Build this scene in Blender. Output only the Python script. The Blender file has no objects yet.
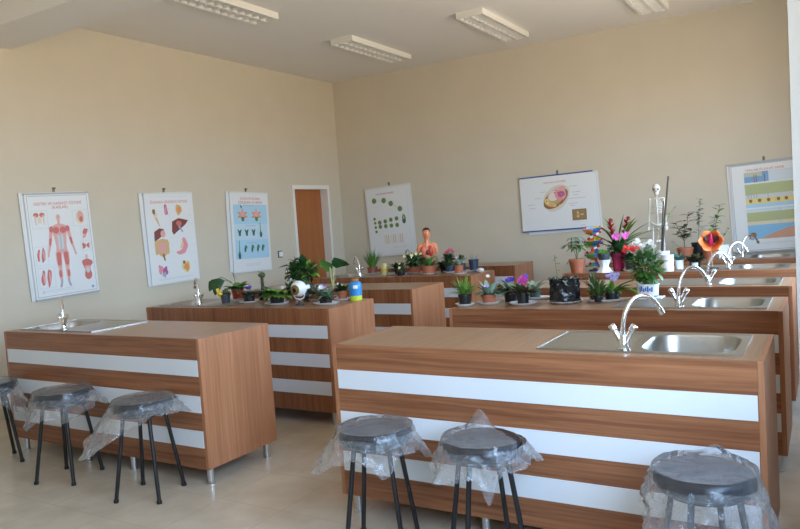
import bpy, bmesh, math, random
from mathutils import noise as NZ
from mathutils import Vector, Matrix, Euler
PI = math.pi
S = bpy.context.scene
COL = S.collection
V3 = Vector

# ------------------------------------------------------------------ materials
MATS = {}
def nodes_of(m):
    m.use_nodes = True
    nt = m.node_tree
    return nt, nt.nodes, nt.links, nt.nodes['Principled BSDF']

def mat(name, col, rough=.5, metal=0., spec=.5, var=0., scale=20., bump=0., trans=0., sub=0.):
    if name in MATS: return MATS[name]
    m = bpy.data.materials.new(name); nt, N, L, b = nodes_of(m)
    b.inputs['Base Color'].default_value = (*col, 1); b.inputs['Roughness'].default_value = rough
    b.inputs['Metallic'].default_value = metal; b.inputs['Specular IOR Level'].default_value = spec
    if trans: b.inputs['Transmission Weight'].default_value = trans
    if var or bump:
        tc = N.new('ShaderNodeTexCoord'); nz = N.new('ShaderNodeTexNoise')
        nz.inputs['Scale'].default_value = scale; nz.inputs['Detail'].default_value = 4
        L.new(tc.outputs['Object'], nz.inputs['Vector'])
        if var:
            r = N.new('ShaderNodeValToRGB')
            r.color_ramp.elements[0].position = .3; r.color_ramp.elements[1].position = .7
            r.color_ramp.elements[0].color = (*[c*(1-var) for c in col], 1)
            r.color_ramp.elements[1].color = (*[min(1, c*(1+var)) for c in col], 1)
            L.new(nz.outputs['Fac'], r.inputs['Fac']); L.new(r.outputs['Color'], b.inputs['Base Color'])
        if bump:
            bp = N.new('ShaderNodeBump'); bp.inputs['Strength'].default_value = bump
            bp.inputs['Distance'].default_value = .01
            L.new(nz.outputs['Fac'], bp.inputs['Height']); L.new(bp.outputs['Normal'], b.inputs['Normal'])
    MATS[name] = m
    return m

def wood(name, dark, light, axis, rough=.35, k=1.0):
    if name in MATS: return MATS[name]
    m = bpy.data.materials.new(name); nt, N, L, b = nodes_of(m)
    tc = N.new('ShaderNodeTexCoord'); mp = N.new('ShaderNodeMapping'); oi = N.new('ShaderNodeObjectInfo')
    sc = [62*k, 62*k, 62*k]; sc[axis] = 1.7*k
    mp.inputs['Scale'].default_value = sc
    add = N.new('ShaderNodeVectorMath'); add.operation = 'ADD'
    mul = N.new('ShaderNodeVectorMath'); mul.operation = 'SCALE'; mul.inputs['Scale'].default_value = 9
    cmb = N.new('ShaderNodeCombineXYZ')
    for i in range(3): L.new(oi.outputs['Random'], cmb.inputs[i])
    L.new(cmb.outputs[0], mul.inputs[0]); L.new(tc.outputs['Object'], add.inputs[0]); L.new(mul.outputs[0], add.inputs[1])
    L.new(add.outputs[0], mp.inputs['Vector'])
    n1 = N.new('ShaderNodeTexNoise'); n1.inputs['Scale'].default_value = 1.0; n1.inputs['Detail'].default_value = 6
    n1.inputs['Roughness'].default_value = .6; n1.inputs['Distortion'].default_value = .5
    L.new(mp.outputs[0], n1.inputs['Vector'])
    mp2 = N.new('ShaderNodeMapping'); s2 = [11*k]*3; s2[axis] = .5*k; mp2.inputs['Scale'].default_value = s2
    L.new(add.outputs[0], mp2.inputs['Vector'])
    n2 = N.new('ShaderNodeTexNoise'); n2.inputs['Scale'].default_value = 1.0; n2.inputs['Detail'].default_value = 3
    L.new(mp2.outputs[0], n2.inputs['Vector'])
    mx = N.new('ShaderNodeMix'); mx.inputs[0].default_value = .36
    L.new(n1.outputs['Fac'], mx.inputs[2]); L.new(n2.outputs['Fac'], mx.inputs[3])
    r = N.new('ShaderNodeValToRGB'); e = r.color_ramp.elements
    e[0].position = .33; e[0].color = (*dark, 1); e[1].position = .67; e[1].color = (*light, 1)
    L.new(mx.outputs[0], r.inputs['Fac']); L.new(r.outputs['Color'], b.inputs['Base Color'])
    b.inputs['Roughness'].default_value = rough
    MATS[name] = m
    return m

def tile_mat():
    m = bpy.data.materials.new('floor_tiles'); nt, N, L, b = nodes_of(m)
    tc = N.new('ShaderNodeTexCoord'); br = N.new('ShaderNodeTexBrick')
    br.offset = 0; br.inputs['Scale'].default_value = 1
    br.inputs['Brick Width'].default_value = .45; br.inputs['Row Height'].default_value = .45
    br.inputs['Mortar Size'].default_value = .0025
    L.new(tc.outputs['Object'], br.inputs['Vector'])
    nz = N.new('ShaderNodeTexNoise'); nz.inputs['Scale'].default_value = 5; nz.inputs['Detail'].default_value = 7
    L.new(tc.outputs['Object'], nz.inputs['Vector'])
    r = N.new('ShaderNodeValToRGB'); e = r.color_ramp.elements
    e[0].position = .3; e[0].color = (.50, .43, .33, 1); e[1].position = .7; e[1].color = (.59, .515, .41, 1)
    L.new(nz.outputs['Fac'], r.inputs['Fac'])
    L.new(r.outputs['Color'], br.inputs['Color1']); L.new(r.outputs['Color'], br.inputs['Color2'])
    br.inputs['Mortar'].default_value = (.47, .40, .31, 1)
    L.new(br.outputs['Color'], b.inputs['Base Color']); b.inputs['Roughness'].default_value = .22
    return m

def glass_mat():
    m = bpy.data.materials.new('window_glass'); m.use_nodes = True
    nt = m.node_tree; N = nt.nodes; L = nt.links; N.clear()
    o = N.new('ShaderNodeOutputMaterial'); t = N.new('ShaderNodeBsdfTransparent'); g = N.new('ShaderNodeBsdfGlossy')
    g.inputs['Roughness'].default_value = .02; x = N.new('ShaderNodeMixShader'); x.inputs[0].default_value = .07
    L.new(t.outputs[0], x.inputs[1]); L.new(g.outputs[0], x.inputs[2]); L.new(x.outputs[0], o.inputs[0])
    return m

def film_mat(nm, lo, hi, ridge, bmp):
    m = bpy.data.materials.new(nm); m.use_nodes = True
    nt = m.node_tree; N = nt.nodes; L = nt.links; N.clear()
    o = N.new('ShaderNodeOutputMaterial'); t = N.new('ShaderNodeBsdfTransparent')
    t.inputs[0].default_value = (.97, .98, 1, 1)
    g = N.new('ShaderNodeBsdfGlossy'); g.inputs['Roughness'].default_value = .16
    d = N.new('ShaderNodeBsdfDiffuse'); d.inputs[0].default_value = (.86, .89, .93, 1)
    tr = N.new('ShaderNodeBsdfTranslucent'); tr.inputs[0].default_value = (.86, .89, .93, 1)
    tc = N.new('ShaderNodeTexCoord'); nz = N.new('ShaderNodeTexNoise'); nz.inputs['Scale'].default_value = 22
    nz.inputs['Detail'].default_value = 4; nz.inputs['Distortion'].default_value = 1.5
    L.new(tc.outputs['Object'], nz.inputs['Vector'])
    bp = N.new('ShaderNodeBump'); bp.inputs['Strength'].default_value = bmp; bp.inputs['Distance'].default_value = .02
    L.new(nz.outputs['Fac'], bp.inputs['Height'])
    L.new(bp.outputs[0], g.inputs['Normal'])
    a = N.new('ShaderNodeMixShader'); a.inputs[0].default_value = .5
    L.new(d.outputs[0], a.inputs[1]); L.new(tr.outputs[0], a.inputs[2])
    lw = N.new('ShaderNodeLayerWeight'); lw.inputs[0].default_value = .35
    mr = N.new('ShaderNodeMapRange'); mr.inputs[3].default_value = lo; mr.inputs[4].default_value = hi
    L.new(lw.outputs['Facing'], mr.inputs[0])
    n2 = N.new('ShaderNodeTexNoise'); n2.inputs['Scale'].default_value = 16; n2.inputs['Detail'].default_value = 3; n2.inputs['Distortion'].default_value = 2.5
    L.new(tc.outputs['Object'], n2.inputs['Vector'])
    ab = N.new('ShaderNodeMath'); ab.operation = 'SUBTRACT'; ab.inputs[1].default_value = .5; L.new(n2.outputs['Fac'], ab.inputs[0])
    ab2 = N.new('ShaderNodeMath'); ab2.operation = 'ABSOLUTE'; L.new(ab.outputs[0], ab2.inputs[0])
    rg = N.new('ShaderNodeMapRange'); rg.inputs[1].default_value = 0; rg.inputs[2].default_value = .035; rg.inputs[3].default_value = ridge; rg.inputs[4].default_value = 0
    L.new(ab2.outputs[0], rg.inputs[0])
    sm = N.new('ShaderNodeMath'); sm.operation = 'ADD'; sm.use_clamp = True; L.new(mr.outputs[0], sm.inputs[0]); L.new(rg.outputs[0], sm.inputs[1])
    x = N.new('ShaderNodeMixShader'); L.new(sm.outputs[0], x.inputs[0])
    L.new(t.outputs[0], x.inputs[1]); L.new(a.outputs[0], x.inputs[2])
    fr = N.new('ShaderNodeFresnel'); fr.inputs[0].default_value = 1.5; L.new(bp.outputs[0], fr.inputs['Normal'])
    y = N.new('ShaderNodeMixShader'); L.new(fr.outputs[0], y.inputs[0])
    L.new(x.outputs[0], y.inputs[1]); L.new(g.outputs[0], y.inputs[2]); L.new(y.outputs[0], o.inputs[0])
    return m

M_WALL = mat('wall_paint', (.62, .56, .445), .6, var=.02, scale=3)
M_CEIL = mat('ceiling_paint', (.80, .79, .77), .7)
M_PILLAR = mat('pillar_paint', (.60, .62, .615), .6)
M_FLOOR = tile_mat()
D1, L1c = (.14, .045, .019), (.37, .152, .066)
M_WX = wood('bench_wood_along', D1, L1c, 0)
M_WY = wood('bench_wood_top', (.27, .145, .08), (.40, .235, .138), 1, .3)
M_WZ = wood('bench_wood_upright', D1, L1c, 2)
M_WE = wood('bench_wood_end', (.29, .112, .05), (.45, .205, .102), 2)
M_DOOR = wood('door_wood', (.34, .105, .026), (.43, .15, .042), 2, .4)
M_STRIP = mat('white_laminate', (.68, .71, .745), .22)
M_STEEL = mat('brushed_steel', (.46, .465, .45), .33, 1.0, bump=.02, scale=60)
M_CHROME = mat('chrome', (.85, .87, .9), .1, 1.0)
M_ALU = mat('satin_aluminium', (.62, .64, .68), .35, 1.0)
M_BLACKM = mat('black_metal', (.008, .008, .010), .4)
M_VINYL = mat('black_vinyl', (.012, .016, .024), .26, bump=.03, scale=80)
M_RUB = mat('black_rubber', (.01, .01, .01), .7)
M_FILM = film_mat('plastic_film', .13, .6, .13, .45)
M_CLING = film_mat('plastic_film_clinging', .02, .40, .04, .22)
M_GLASS = glass_mat()
M_FRAMEW = mat('white_frame', (.78, .77, .72), .4)
M_PAPER = mat('chart_paper', (.78, .80, .80), .45)
M_WHITE = mat('white_plastic', (.82, .83, .83), .35)
M_TERRA = mat('terracotta', (.42, .13, .065), .6, var=.1, scale=15)
M_BROWNPOT = mat('brown_pot', (.24, .075, .045), .5, var=.1)
M_BLACKPOT = mat('black_pot', (.012, .013, .016), .42)
M_DARKPOT = mat('slate_pot', (.05, .055, .07), .5)
M_NAVYPOT = mat('navy_pot', (.03, .05, .09), .45)
M_REDPOT = mat('red_pot', (.30, .025, .015), .4)
M_SOIL = mat('soil', (.03, .02, .012), .9, var=.3, scale=60)
M_G = mat('leaf_green', (.07, .20, .035), .4, var=.25, scale=25)
M_GD = mat('leaf_dark', (.022, .075, .02), .4, var=.3, scale=25)
M_GL = mat('leaf_light', (.16, .33, .05), .4, var=.2, scale=25)
M_GO = mat('leaf_olive', (.09, .12, .045), .5, var=.3, scale=25)
M_GS = mat('leaf_silver', (.22, .31, .22), .5, var=.2, scale=25)
M_GR = mat('leaf_reddish', (.13, .06, .04), .45, var=.35, scale=25)
M_STEM = mat('stem_green', (.14, .20, .06), .5)
M_STEMP = mat('stem_pale', (.42, .40, .16), .5)
M_BARK = mat('stem_brown', (.07, .055, .04), .7)
M_YEL = mat('petal_yellow', (.85, .66, .08), .5)
M_CREAM = mat('petal_cream', (.85, .76, .42), .5)
M_PINK = mat('petal_pink', (.75, .10, .33), .5)
M_ROSE = mat('petal_rose', (.62, .13, .22), .5)
M_MAG = mat('petal_magenta', (.62, .09, .42), .5)
M_VIO = mat('petal_violet', (.16, .08, .50), .5)
M_LIL = mat('petal_lilac', (.52, .48, .80), .5)
M_WHITEP = mat('petal_white', (.85, .86, .84), .5)
M_RED = mat('petal_red', (.70, .025, .02), .45)
M_BRACT = mat('bract_red', (.38, .03, .03), .4)

# ------------------------------------------------------------------ helpers
def mesh_obj(name, bm, m, parent=None, smooth=False, loc=None):
    me = bpy.data.meshes.new(name)
    bm.normal_update()
    bm.to_mesh(me); bm.free()
    for mm in (m if isinstance(m, (list, tuple)) else [m]): me.materials.append(mm)
    if smooth:
        me.polygons.foreach_set('use_smooth', [True]*len(me.polygons))
        try: me.set_sharp_from_angle(angle=math.radians(50))
        except Exception: pass
    o = bpy.data.objects.new(name, me); COL.objects.link(o)
    if parent: o.parent = parent
    if loc is not None: o.location = loc
    return o
def tag(o, label, cat, group=None):
    o['label'] = label; o['category'] = cat
    if group: o['group'] = group
    return o
def thing(name, label, cat, loc=(0, 0, 0), rz=0., group=None):
    o = bpy.data.objects.new(name, None); COL.objects.link(o)
    o.location = loc; o.rotation_euler = (0, 0, rz); o.empty_display_size = .05
    return tag(o, label, cat, group)
def struct(name, bm, m, parent=None):
    o = mesh_obj(name, bm, m, parent)
    if not parent: o['kind'] = 'structure'
    return o
BM = bmesh.new
def box(bm, x0, x1, y0, y1, z0, z1, mi=0):
    vs = [bm.verts.new(p) for p in ((x0,y0,z0),(x1,y0,z0),(x1,y1,z0),(x0,y1,z0),(x0,y0,z1),(x1,y0,z1),(x1,y1,z1),(x0,y1,z1))]
    for f in ((0,3,2,1),(4,5,6,7),(0,1,5,4),(1,2,6,5),(2,3,7,6),(3,0,4,7)):
        bm.faces.new([vs[i] for i in f]).material_index = mi
    return vs
def bbox(x0, x1, y0, y1, z0, z1, bev=.003):
    bm = BM(); box(bm, x0, x1, y0, y1, z0, z1)
    bmesh.ops.bevel(bm, geom=bm.edges[:], offset=bev, segments=2, affect='EDGES', profile=.6)
    return bm
def frame_of(d):
    d = d.normalized(); a = V3((0,0,1)) if abs(d.z) < .95 else V3((1,0,0))
    s = d.cross(a).normalized(); return s, s.cross(d)
def tube(bm, pts, r, n=10, cap=True, mi=0):
    pts = [V3(p) for p in pts]; rs = r if isinstance(r, (list, tuple)) else [r]*len(pts)
    rings = []; s = None
    for i, p in enumerate(pts):
        d = (pts[min(i+1, len(pts)-1)] - pts[max(i-1, 0)])
        d = d.normalized()
        if s is None: s, u = frame_of(d)
        else:
            s = (s - d*s.dot(d)).normalized(); u = s.cross(d)
        rings.append([bm.verts.new(p + s*math.cos(2*PI*k/n)*rs[i] + u*math.sin(2*PI*k/n)*rs[i]) for k in range(n)])
    for a, b in zip(rings, rings[1:]):
        for k in range(n):
            f = bm.faces.new((a[k], b[k], b[(k+1) % n], a[(k+1) % n])); f.material_index = mi
    if cap:
        bm.faces.new(rings[0]).material_index = mi; bm.faces.new(rings[-1][::-1]).material_index = mi
def lathe(bm, prof, n=24, c=(0,0,0), sx=1., sy=1., mi=0, close=True):
    rings = []
    for r, z in prof:
        if r < 1e-6: rings.append([bm.verts.new((c[0], c[1], c[2]+z))])
        else: rings.append([bm.verts.new((c[0]+r*sx*math.cos(2*PI*k/n), c[1]+r*sy*math.sin(2*PI*k/n), c[2]+z)) for k in range(n)])
    for a, b in zip(rings, rings[1:]):
        for k in range(n):
            k2 = (k+1) % n
            if len(a) == 1 and len(b) == 1: continue
            if len(a) == 1: f = bm.faces.new((a[0], b[k], b[k2]))
            elif len(b) == 1: f = bm.faces.new((a[k], b[0], a[k2]))
            else: f = bm.faces.new((a[k], b[k], b[k2], a[k2]))
            f.material_index = mi
def ball(bm, c, r, n=10, sz=1., mi=0, sx=1., sy=1.):
    prof = [(r*math.sin(PI*i/n) if 0 < i < n else 0, -r*sz*math.cos(PI*i/n)) for i in range(n+1)]
    lathe(bm, prof, max(8, n), c, sx, sy, mi)
def leaf(bm, p, d, L, W, droop=.6, side=None, fold=.25, n=5, shape=0, mi=0):
    p = V3(p); d = V3(d).normalized()
    s = V3(side).normalized() if side is not None else d.cross(V3((0,0,1)))
    if s.length < .05: s = V3((1,0,0))
    s = s.normalized(); prev = None; step = L/n
    for i in range(n+1):
        t = i/n
        w = W*.5*((math.sin(PI*min(1, t*.94+.06))**.75) if shape == 0 else (1-t)**.6 if shape == 1 else (min(1, t*4+.35)*(1-t)**.62*1.25))
        if i == n: w = W*.015
        nrm = s.cross(d).normalized()
        row = [bm.verts.new(p - s*w + nrm*w*fold), bm.verts.new(p), bm.verts.new(p + s*w + nrm*w*fold)]
        if prev:
            bm.faces.new((prev[0], prev[1], row[1], row[0])).material_index = mi
            bm.faces.new((prev[1], prev[2], row[2], row[1])).material_index = mi
        prev = row
        p = p + d*step
        d = (d + V3((0, 0, -droop/n))).normalized()
def flower_bm(c, nrm, r, petals=6, cup=.35, core=True):
    bm = BM(); c = V3(c); nrm = V3(nrm).normalized(); s, u = frame_of(nrm)
    for lay in range(2):
        for k in range(petals):
            a = 2*PI*(k+.5*lay)/petals
            rad = s*math.cos(a)+u*math.sin(a)
            leaf(bm, c+nrm*.002*lay, rad+nrm*(cup+.5*lay), r*(1-.25*lay), r*(4.6/petals), -.1, side=rad.cross(nrm), n=3, fold=.1)
    if core: ball(bm, c+nrm*r*.15, r*.22, 6)
    return bm
# a rotated horizontal frame (r = towards the pillar side, d = towards the far corner) for describing how plants lean
def W(r, d, z): return V3((r*.857-d*.515, r*.515+d*.857, z))

# ------------------------------------------------------------------ room
XL, XR, YB, YF, HC = -1.0, 5.6, 1.42, -10.0, 3.63
bm = BM(); box(bm, XL-.2, XR+.2, YF-.2, YB+.2, -.1, 0); struct('floor', bm, M_FLOOR)
bm = BM(); box(bm, XL-.2, XR+.2, YF-.2, YB+.2, HC, HC+.1); struct('ceiling', bm, M_CEIL)
bm = BM(); box(bm, XL-.2, XR+.2, YB, YB+.2, 0, HC); struct('wall_back', bm, M_WALL)
bm = BM(); box(bm, XL-.2, XR+.2, YF-.2, YF, 0, HC); struct('wall_front', bm, M_WALL)
DY0, DY1, DZ = .315, 1.085, 2.065
bm = BM()
box(bm, XL-.2, XL, YF, DY0, 0, HC); box(bm, XL-.2, XL, DY1, YB, 0, HC); box(bm, XL-.2, XL, DY0, DY1, DZ, HC)
struct('wall_left', bm, M_WALL)
# door in the left wall
dr = bpy.data.objects.new('door_1', None); COL.objects.link(dr); dr.location = (XL, .7, 0); dr['kind'] = 'structure'
bm = bbox(-.15, -.11, DY0-.7+.004, DY1-.7-.004, .005, DZ-.004, .002); mesh_obj('door_leaf', bm, M_DOOR, dr)
bm = BM(); w = .045
box(bm, -.001+.0, .018, DY0-.7-w+.01, DY0-.7+.012, 0, DZ+w); box(bm, -.001, .018, DY1-.7-.012, DY1-.7+w-.01, 0, DZ+w)
box(bm, -.001, .018, DY0-.7+.012, DY1-.7-.012, DZ-.012, DZ+w)
box(bm, -.11, -.001, DY1-.7-.012, DY1-.7-.001, 0, DZ-.001); box(bm, -.11, -.001, DY0-.7+.001, DY0-.7+.012, 0, DZ-.001)
box(bm, -.11, -.001, DY0-.7+.012, DY1-.7-.012, DZ-.012, DZ-.001)
mesh_obj('door_frame', bm, M_FRAMEW, dr)
bm = BM(); tube(bm, [(-.11, -.30, 1.02), (-.06, -.30, 1.02), (-.06, -.19, 1.02)], .009); mesh_obj('door_handle', bm, M_CHROME, dr, True)
# right wall with window bays
bays = [(-7.6, -4.85)]
far_bays = [(-2.45, -.35)]
Z0, Z1 = .95, 2.95
def right_wall():
    bm = BM()
    ys = YF
    for a, b in bays + far_bays:
        box(bm, XR, XR+.2, ys, a, 0, HC); box(bm, XR, XR+.2, a, b, 0, Z0); box(bm, XR, XR+.2, a, b, Z1, HC); ys = b
    box(bm, XR, XR+.2, ys, YB, 0, HC)
    struct('wall_right', bm, M_WALL)
right_wall()
for i, (a, b) in enumerate(bays + far_bays):
    w_ = bpy.data.objects.new('window_%d' % (i+1), None); COL.objects.link(w_)
    w_.location = (XR+.1, (a+b)/2, Z0); w_['kind'] = 'structure'
    h = (b-a)/2; bm = BM(); t = .05; zt = Z1-Z0
    box(bm, -.03, .03, -h, -h+t, 0, zt); box(bm, -.03, .03, h-t, h, 0, zt); box(bm, -.03, .03, -t/2, t/2, t, zt-t)
    box(bm, -.03, .03, -h+t, h-t, 0, t); box(bm, -.03, .03, -h+t, h-t, zt-t, zt)
    mesh_obj('window_frame', bm, M_FRAMEW, w_)
    bm = BM(); box(bm, -.005, .005, -h+t, -t/2, t, zt-t); mesh_obj('window_pane', bm, M_GLASS, w_)
    bm = BM(); box(bm, -.005, .005, t/2, h-t, t, zt-t); mesh_obj('window_pane', bm, M_GLASS, w_)
    bm = BM(); box(bm, -.22, -.102, -h-.05, h+.05, -.04, 0); mesh_obj('window_sill', bm, M_FRAMEW, w_)
    ld = bpy.data.lights.new('window_portal', 'AREA'); ld.shape = 'RECTANGLE'; ld.size = zt; ld.size_y = b-a
    ld.cycles.is_portal = True
    lo = bpy.data.objects.new('window_portal', ld); COL.objects.link(lo); lo.location = (XR+.19, (a+b)/2, Z0+zt/2)
    lo.rotation_euler = (0, PI/2, 0)
# pillar and ceiling beam
bm = BM(); box(bm, 5.155, XR, -3.95, -3.5, 0, HC); p_ = struct('pillar', bm, M_PILLAR)
bm = BM(); box(bm, XL, 5.155, -3.95, -3.5, 3.3, HC); b_ = struct('ceiling_beam', bm, M_CEIL)

# ------------------------------------------------------------------ benches
def rrect(x0, x1, y0, y1, r, n=8):
    pts = []
    for cx, cy, a0 in ((x1-r, y1-r, 0), (x0+r, y1-r, PI/2), (x0+r, y0+r, PI), (x1-r, y0+r, 1.5*PI)):
        for i in range(n+1):
            a = a0+PI/2*i/n; pts.append((cx+r*math.cos(a), cy+r*math.sin(a)))
    return pts
def rect_proj(pts, x0, x1, y0, y1):
    cx, cy = (x0+x1)/2, (y0+y1)/2; out = []
    n = len(pts)//4
    for q in range(4):
        for i in range(n):
            t = i/(n-1)
            a = ((x1, cy), (cx, y1), (x0, cy), (cx, y0))[q]; b = ((x1, y1), (x0, y1), (x0, y0), (x1, y0))[q]
            e = ((cx, y1), (x0, cy), (cx, y0), (x1, cy))[q]
            out.append((a[0]+(b[0]-a[0])*t*2, a[1]+(b[1]-a[1])*t*2) if t <= .5 else (b[0]+(e[0]-b[0])*(t-.5)*2, b[1]+(e[1]-b[1])*(t-.5)*2))
    return out
H, HB, DEPTH = .90, .105, .616
STR = [(.672, .771), (.451, .553), (.236, .340)]
def bench(x0, x1, y, label, side, grain):
    w = x1-x0; t = thing('laboratory_bench', label, 'lab bench', (x0, y, 0), 0, 'wood lab benches with white strips')
    D = DEPTH; mf = M_WX if grain == 'x' else M_WZ
    s0, s1 = (.085, .92) if side == 'L' else (w-.92, w-.085)      # sink extent
    b0, b1 = (s0+.028, s0+.405) if side == 'L' else (s1-.405, s1-.028)
    f0, f1 = .115, .525
    bm = BM(); zt = H-.025
    for z, up in ((H, True), (zt, False)):
        pass
    h0, h1, g0, g1 = b0-.006, b1+.006, f0-.006, f1+.006
    ee = .0222; fr = .0202
    box(bm, ee, h0, fr, D, zt, H); box(bm, h1, w-ee, fr, D, zt, H); box(bm, h0, h1, fr, g0, zt, H); box(bm, h0, h1, g1, D, zt, H)
    bmesh.ops.remove_doubles(bm, verts=bm.verts[:], dist=1e-5)
    mesh_obj('worktop', bm, M_WY, t)
    e = .022
    mesh_obj('end_panel', bbox(0, e, 0, D, HB, H, .0015), M_WE, t)
    mesh_obj('end_panel', bbox(w-e, w, 0, D, HB, H, .0015), M_WE, t)
    bm = BM(); box(bm, e, w-e, .002, .02, HB, H); mesh_obj('front_panel', bm, mf, t)
    for a, b in STR:
        so = mesh_obj('white_strip', bbox(e+.003, w-e-.003, -.0015, .0029, a, b, .001), M_STRIP, t); so['label'] = 'glossy white strip across the bench front'
    bm = BM(); box(bm, e, w-e, D-.02, D-.003, HB, zt-.0005); mesh_obj('back_panel', bm, M_WX, t)
    bm = BM(); box(bm, e, w-e, .02, D-.02, HB, HB+.018); mesh_obj('bottom_panel', bm, M_WX, t)
    for lx in (.06, .80, 1.28, w-.05):
        for ly in (.055, D-.055):
            bm = BM(); lathe(bm, [(0, 0), (.026, 0), (.026, .008), (.021, .012), (.021, HB-.0005), (0, HB-.0005)], 16, (lx, ly, 0))
            mesh_obj('leg', bm, M_ALU, t, True)
    # inset steel sink: rim plate, drainer with ridges, bowl
    bm = BM(); zr = H+.005; r0, r1 = .085, .545
    inner = rrect(b0, b1, f0, f1, .11)
    bx0, bx1 = (s0, b1+.012) if side == 'L' else (b0-.012, s1)
    outer = rect_proj(inner, bx0, bx1, r0, r1)
    def ring(pts, z): return [bm.verts.new((px, py, z)) for px, py in pts]
    def bridge(a, b):
        n = len(a)
        for k in range(n):
            try: bm.faces.new((a[k], b[k], b[(k+1) % n], a[(k+1) % n]))
            except ValueError: pass
    ro = ring(outer, zr); ri = ring(inner, zr); ri2 = ring(rrect(b0+.006, b1-.006, f0+.006, f1-.006, .104), zr-.008)
    rb = ring(rrect(b0+.018, b1-.018, f0+.018, f1-.018, .092), H-.13); rc = ring(rrect(b0+.05, b1-.05, f0+.05, f1-.05, .07), H-.15)
    bridge(ri, ro); bridge(ri2, ri); bridge(rb, ri2); bridge(rc, rb); bm.faces.new(rc)
    q0, q1 = (bx1, s1) if side == 'L' else (s0, bx0)
    vs = [bm.verts.new(p) for p in ((q0, r0, zr), (q1, r0, zr), (q1, r1, zr), (q0, r1, zr))]; bm.faces.new(vs)
    # raised outer lip
    for (xa, xb, ya, yb) in ((s0-.005, s1+.005, r0-.005, r0), (s0-.005, s1+.005, r1, r1+.005), (s0-.005, s0, r0, r1), (s1, s1+.005, r0, r1)):
        box(bm, xa, xb, ya, yb, H+.0005, H+.0075)
    sk = mesh_obj('sink', bm, M_STEEL, t, True); sk['label'] = 'inset stainless steel sink with bowl and drainer'
    bm = BM(); m0, m1 = (q0+.04, q1-.03) if side == 'L' else (q0+.03, q1-.04)
    for k in range(8):
        yy = r0+.07+k*.045
        tube(bm, [(m0, yy, zr-.0012), (m1, yy, zr-.0012)], .003, 6)
    mesh_obj('drainer_ridge', bm, M_STEEL, sk, True)
    bm = BM(); lathe(bm, [(0, .003), (.02, .003), (.034, .004), (.036, .0005), (0, .0005)], 18, ((b0+b1)/2, (f0+f1)/2, H-.15)); mesh_obj('drain', bm, M_CHROME, sk, True)
    # tap on the front rim
    sg = -1 if side == 'L' else 1
    fx = (b1+.055) if side == 'L' else (b0-.055); fy = .125
    bm = BM(); lathe(bm, [(0, .0), (.027, 0), (.027, .007), (.02, .012), (.018, .05), (.014, .062), (0, .062)], 18, (fx, fy, zr+.0005))
    for q in (-1, 1): tube(bm, [(fx+q*.008, fy, zr+.03), (fx+q*.034, fy, zr+.078)], .012, 10)
    fc = mesh_obj('faucet', bm, M_CHROME, t, True); fc['label'] = 'chrome mixer tap with a tall curved spout'
    for q in (-1, 1):
        bm = BM(); tube(bm, [(fx+q*.033, fy, zr+.077), (fx+q*.036, fy, zr+.082), (fx+q*.049, fy, zr+.104), (fx+q*.051, fy, zr+.107)], [.011, .015, .016, .012], 12); mesh_obj('handle', bm, M_CHROME, fc, True)
    dv = V3((.83*sg, .555, 0)); R_ = .09; base = V3((fx, fy, zr)); pts = [base+V3((0, 0, .05))]
    for k in range(0, 15):
        a = PI*k/14*.76; pts.append(base+V3((0, 0, .08+.148*math.sin(a)))+dv*(R_*(1-math.cos(a))))
    pts.append(pts[-1]+dv*.012+V3((0, 0, -.024)))
    bm = BM(); tube(bm, pts, .0095, 12); tube(bm, [pts[-1]+dv*-.006+V3((0, 0, .012)), pts[-1]+dv*.008+V3((0, 0, -.016))], .013, 12)
    mesh_obj('spout', bm, M_CHROME, fc, True)
    return t
YS = [-4.393, -3.105, -1.856, -.615, .6]
YR = [-4.39, -3.05, -1.856, -.615, .6]
nm = [('wood lab bench at the left, front row, with wrapped stools standing before it', 'wood lab bench at the right, front row, its worktop bare beside the sink'),
      ('wood lab bench carrying the eye model and the blue jar, left column', 'wood lab bench carrying the big bag-wrapped pot, right column behind the bare one'),
      ('wood lab bench in the left column with an empty top, behind the eye model bench', 'wood lab bench with no plants, right column, between two plant-covered benches'),
      ('wood lab bench carrying the row of terracotta pots, left column', 'wood lab bench carrying the DNA model and red bromeliad, right column'),
      ('wood lab bench furthest back in the left column, near the cell cycle chart', 'wood lab bench furthest back in the right column, under the layered ground chart')]
for i in range(5):
    bench(.02, 2.06, YS[i], nm[i][0], 'L', 'x' if i == 0 else 'z')
    bench(3.043, 5.054, YR[i], nm[i][1], 'R', 'x')

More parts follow.
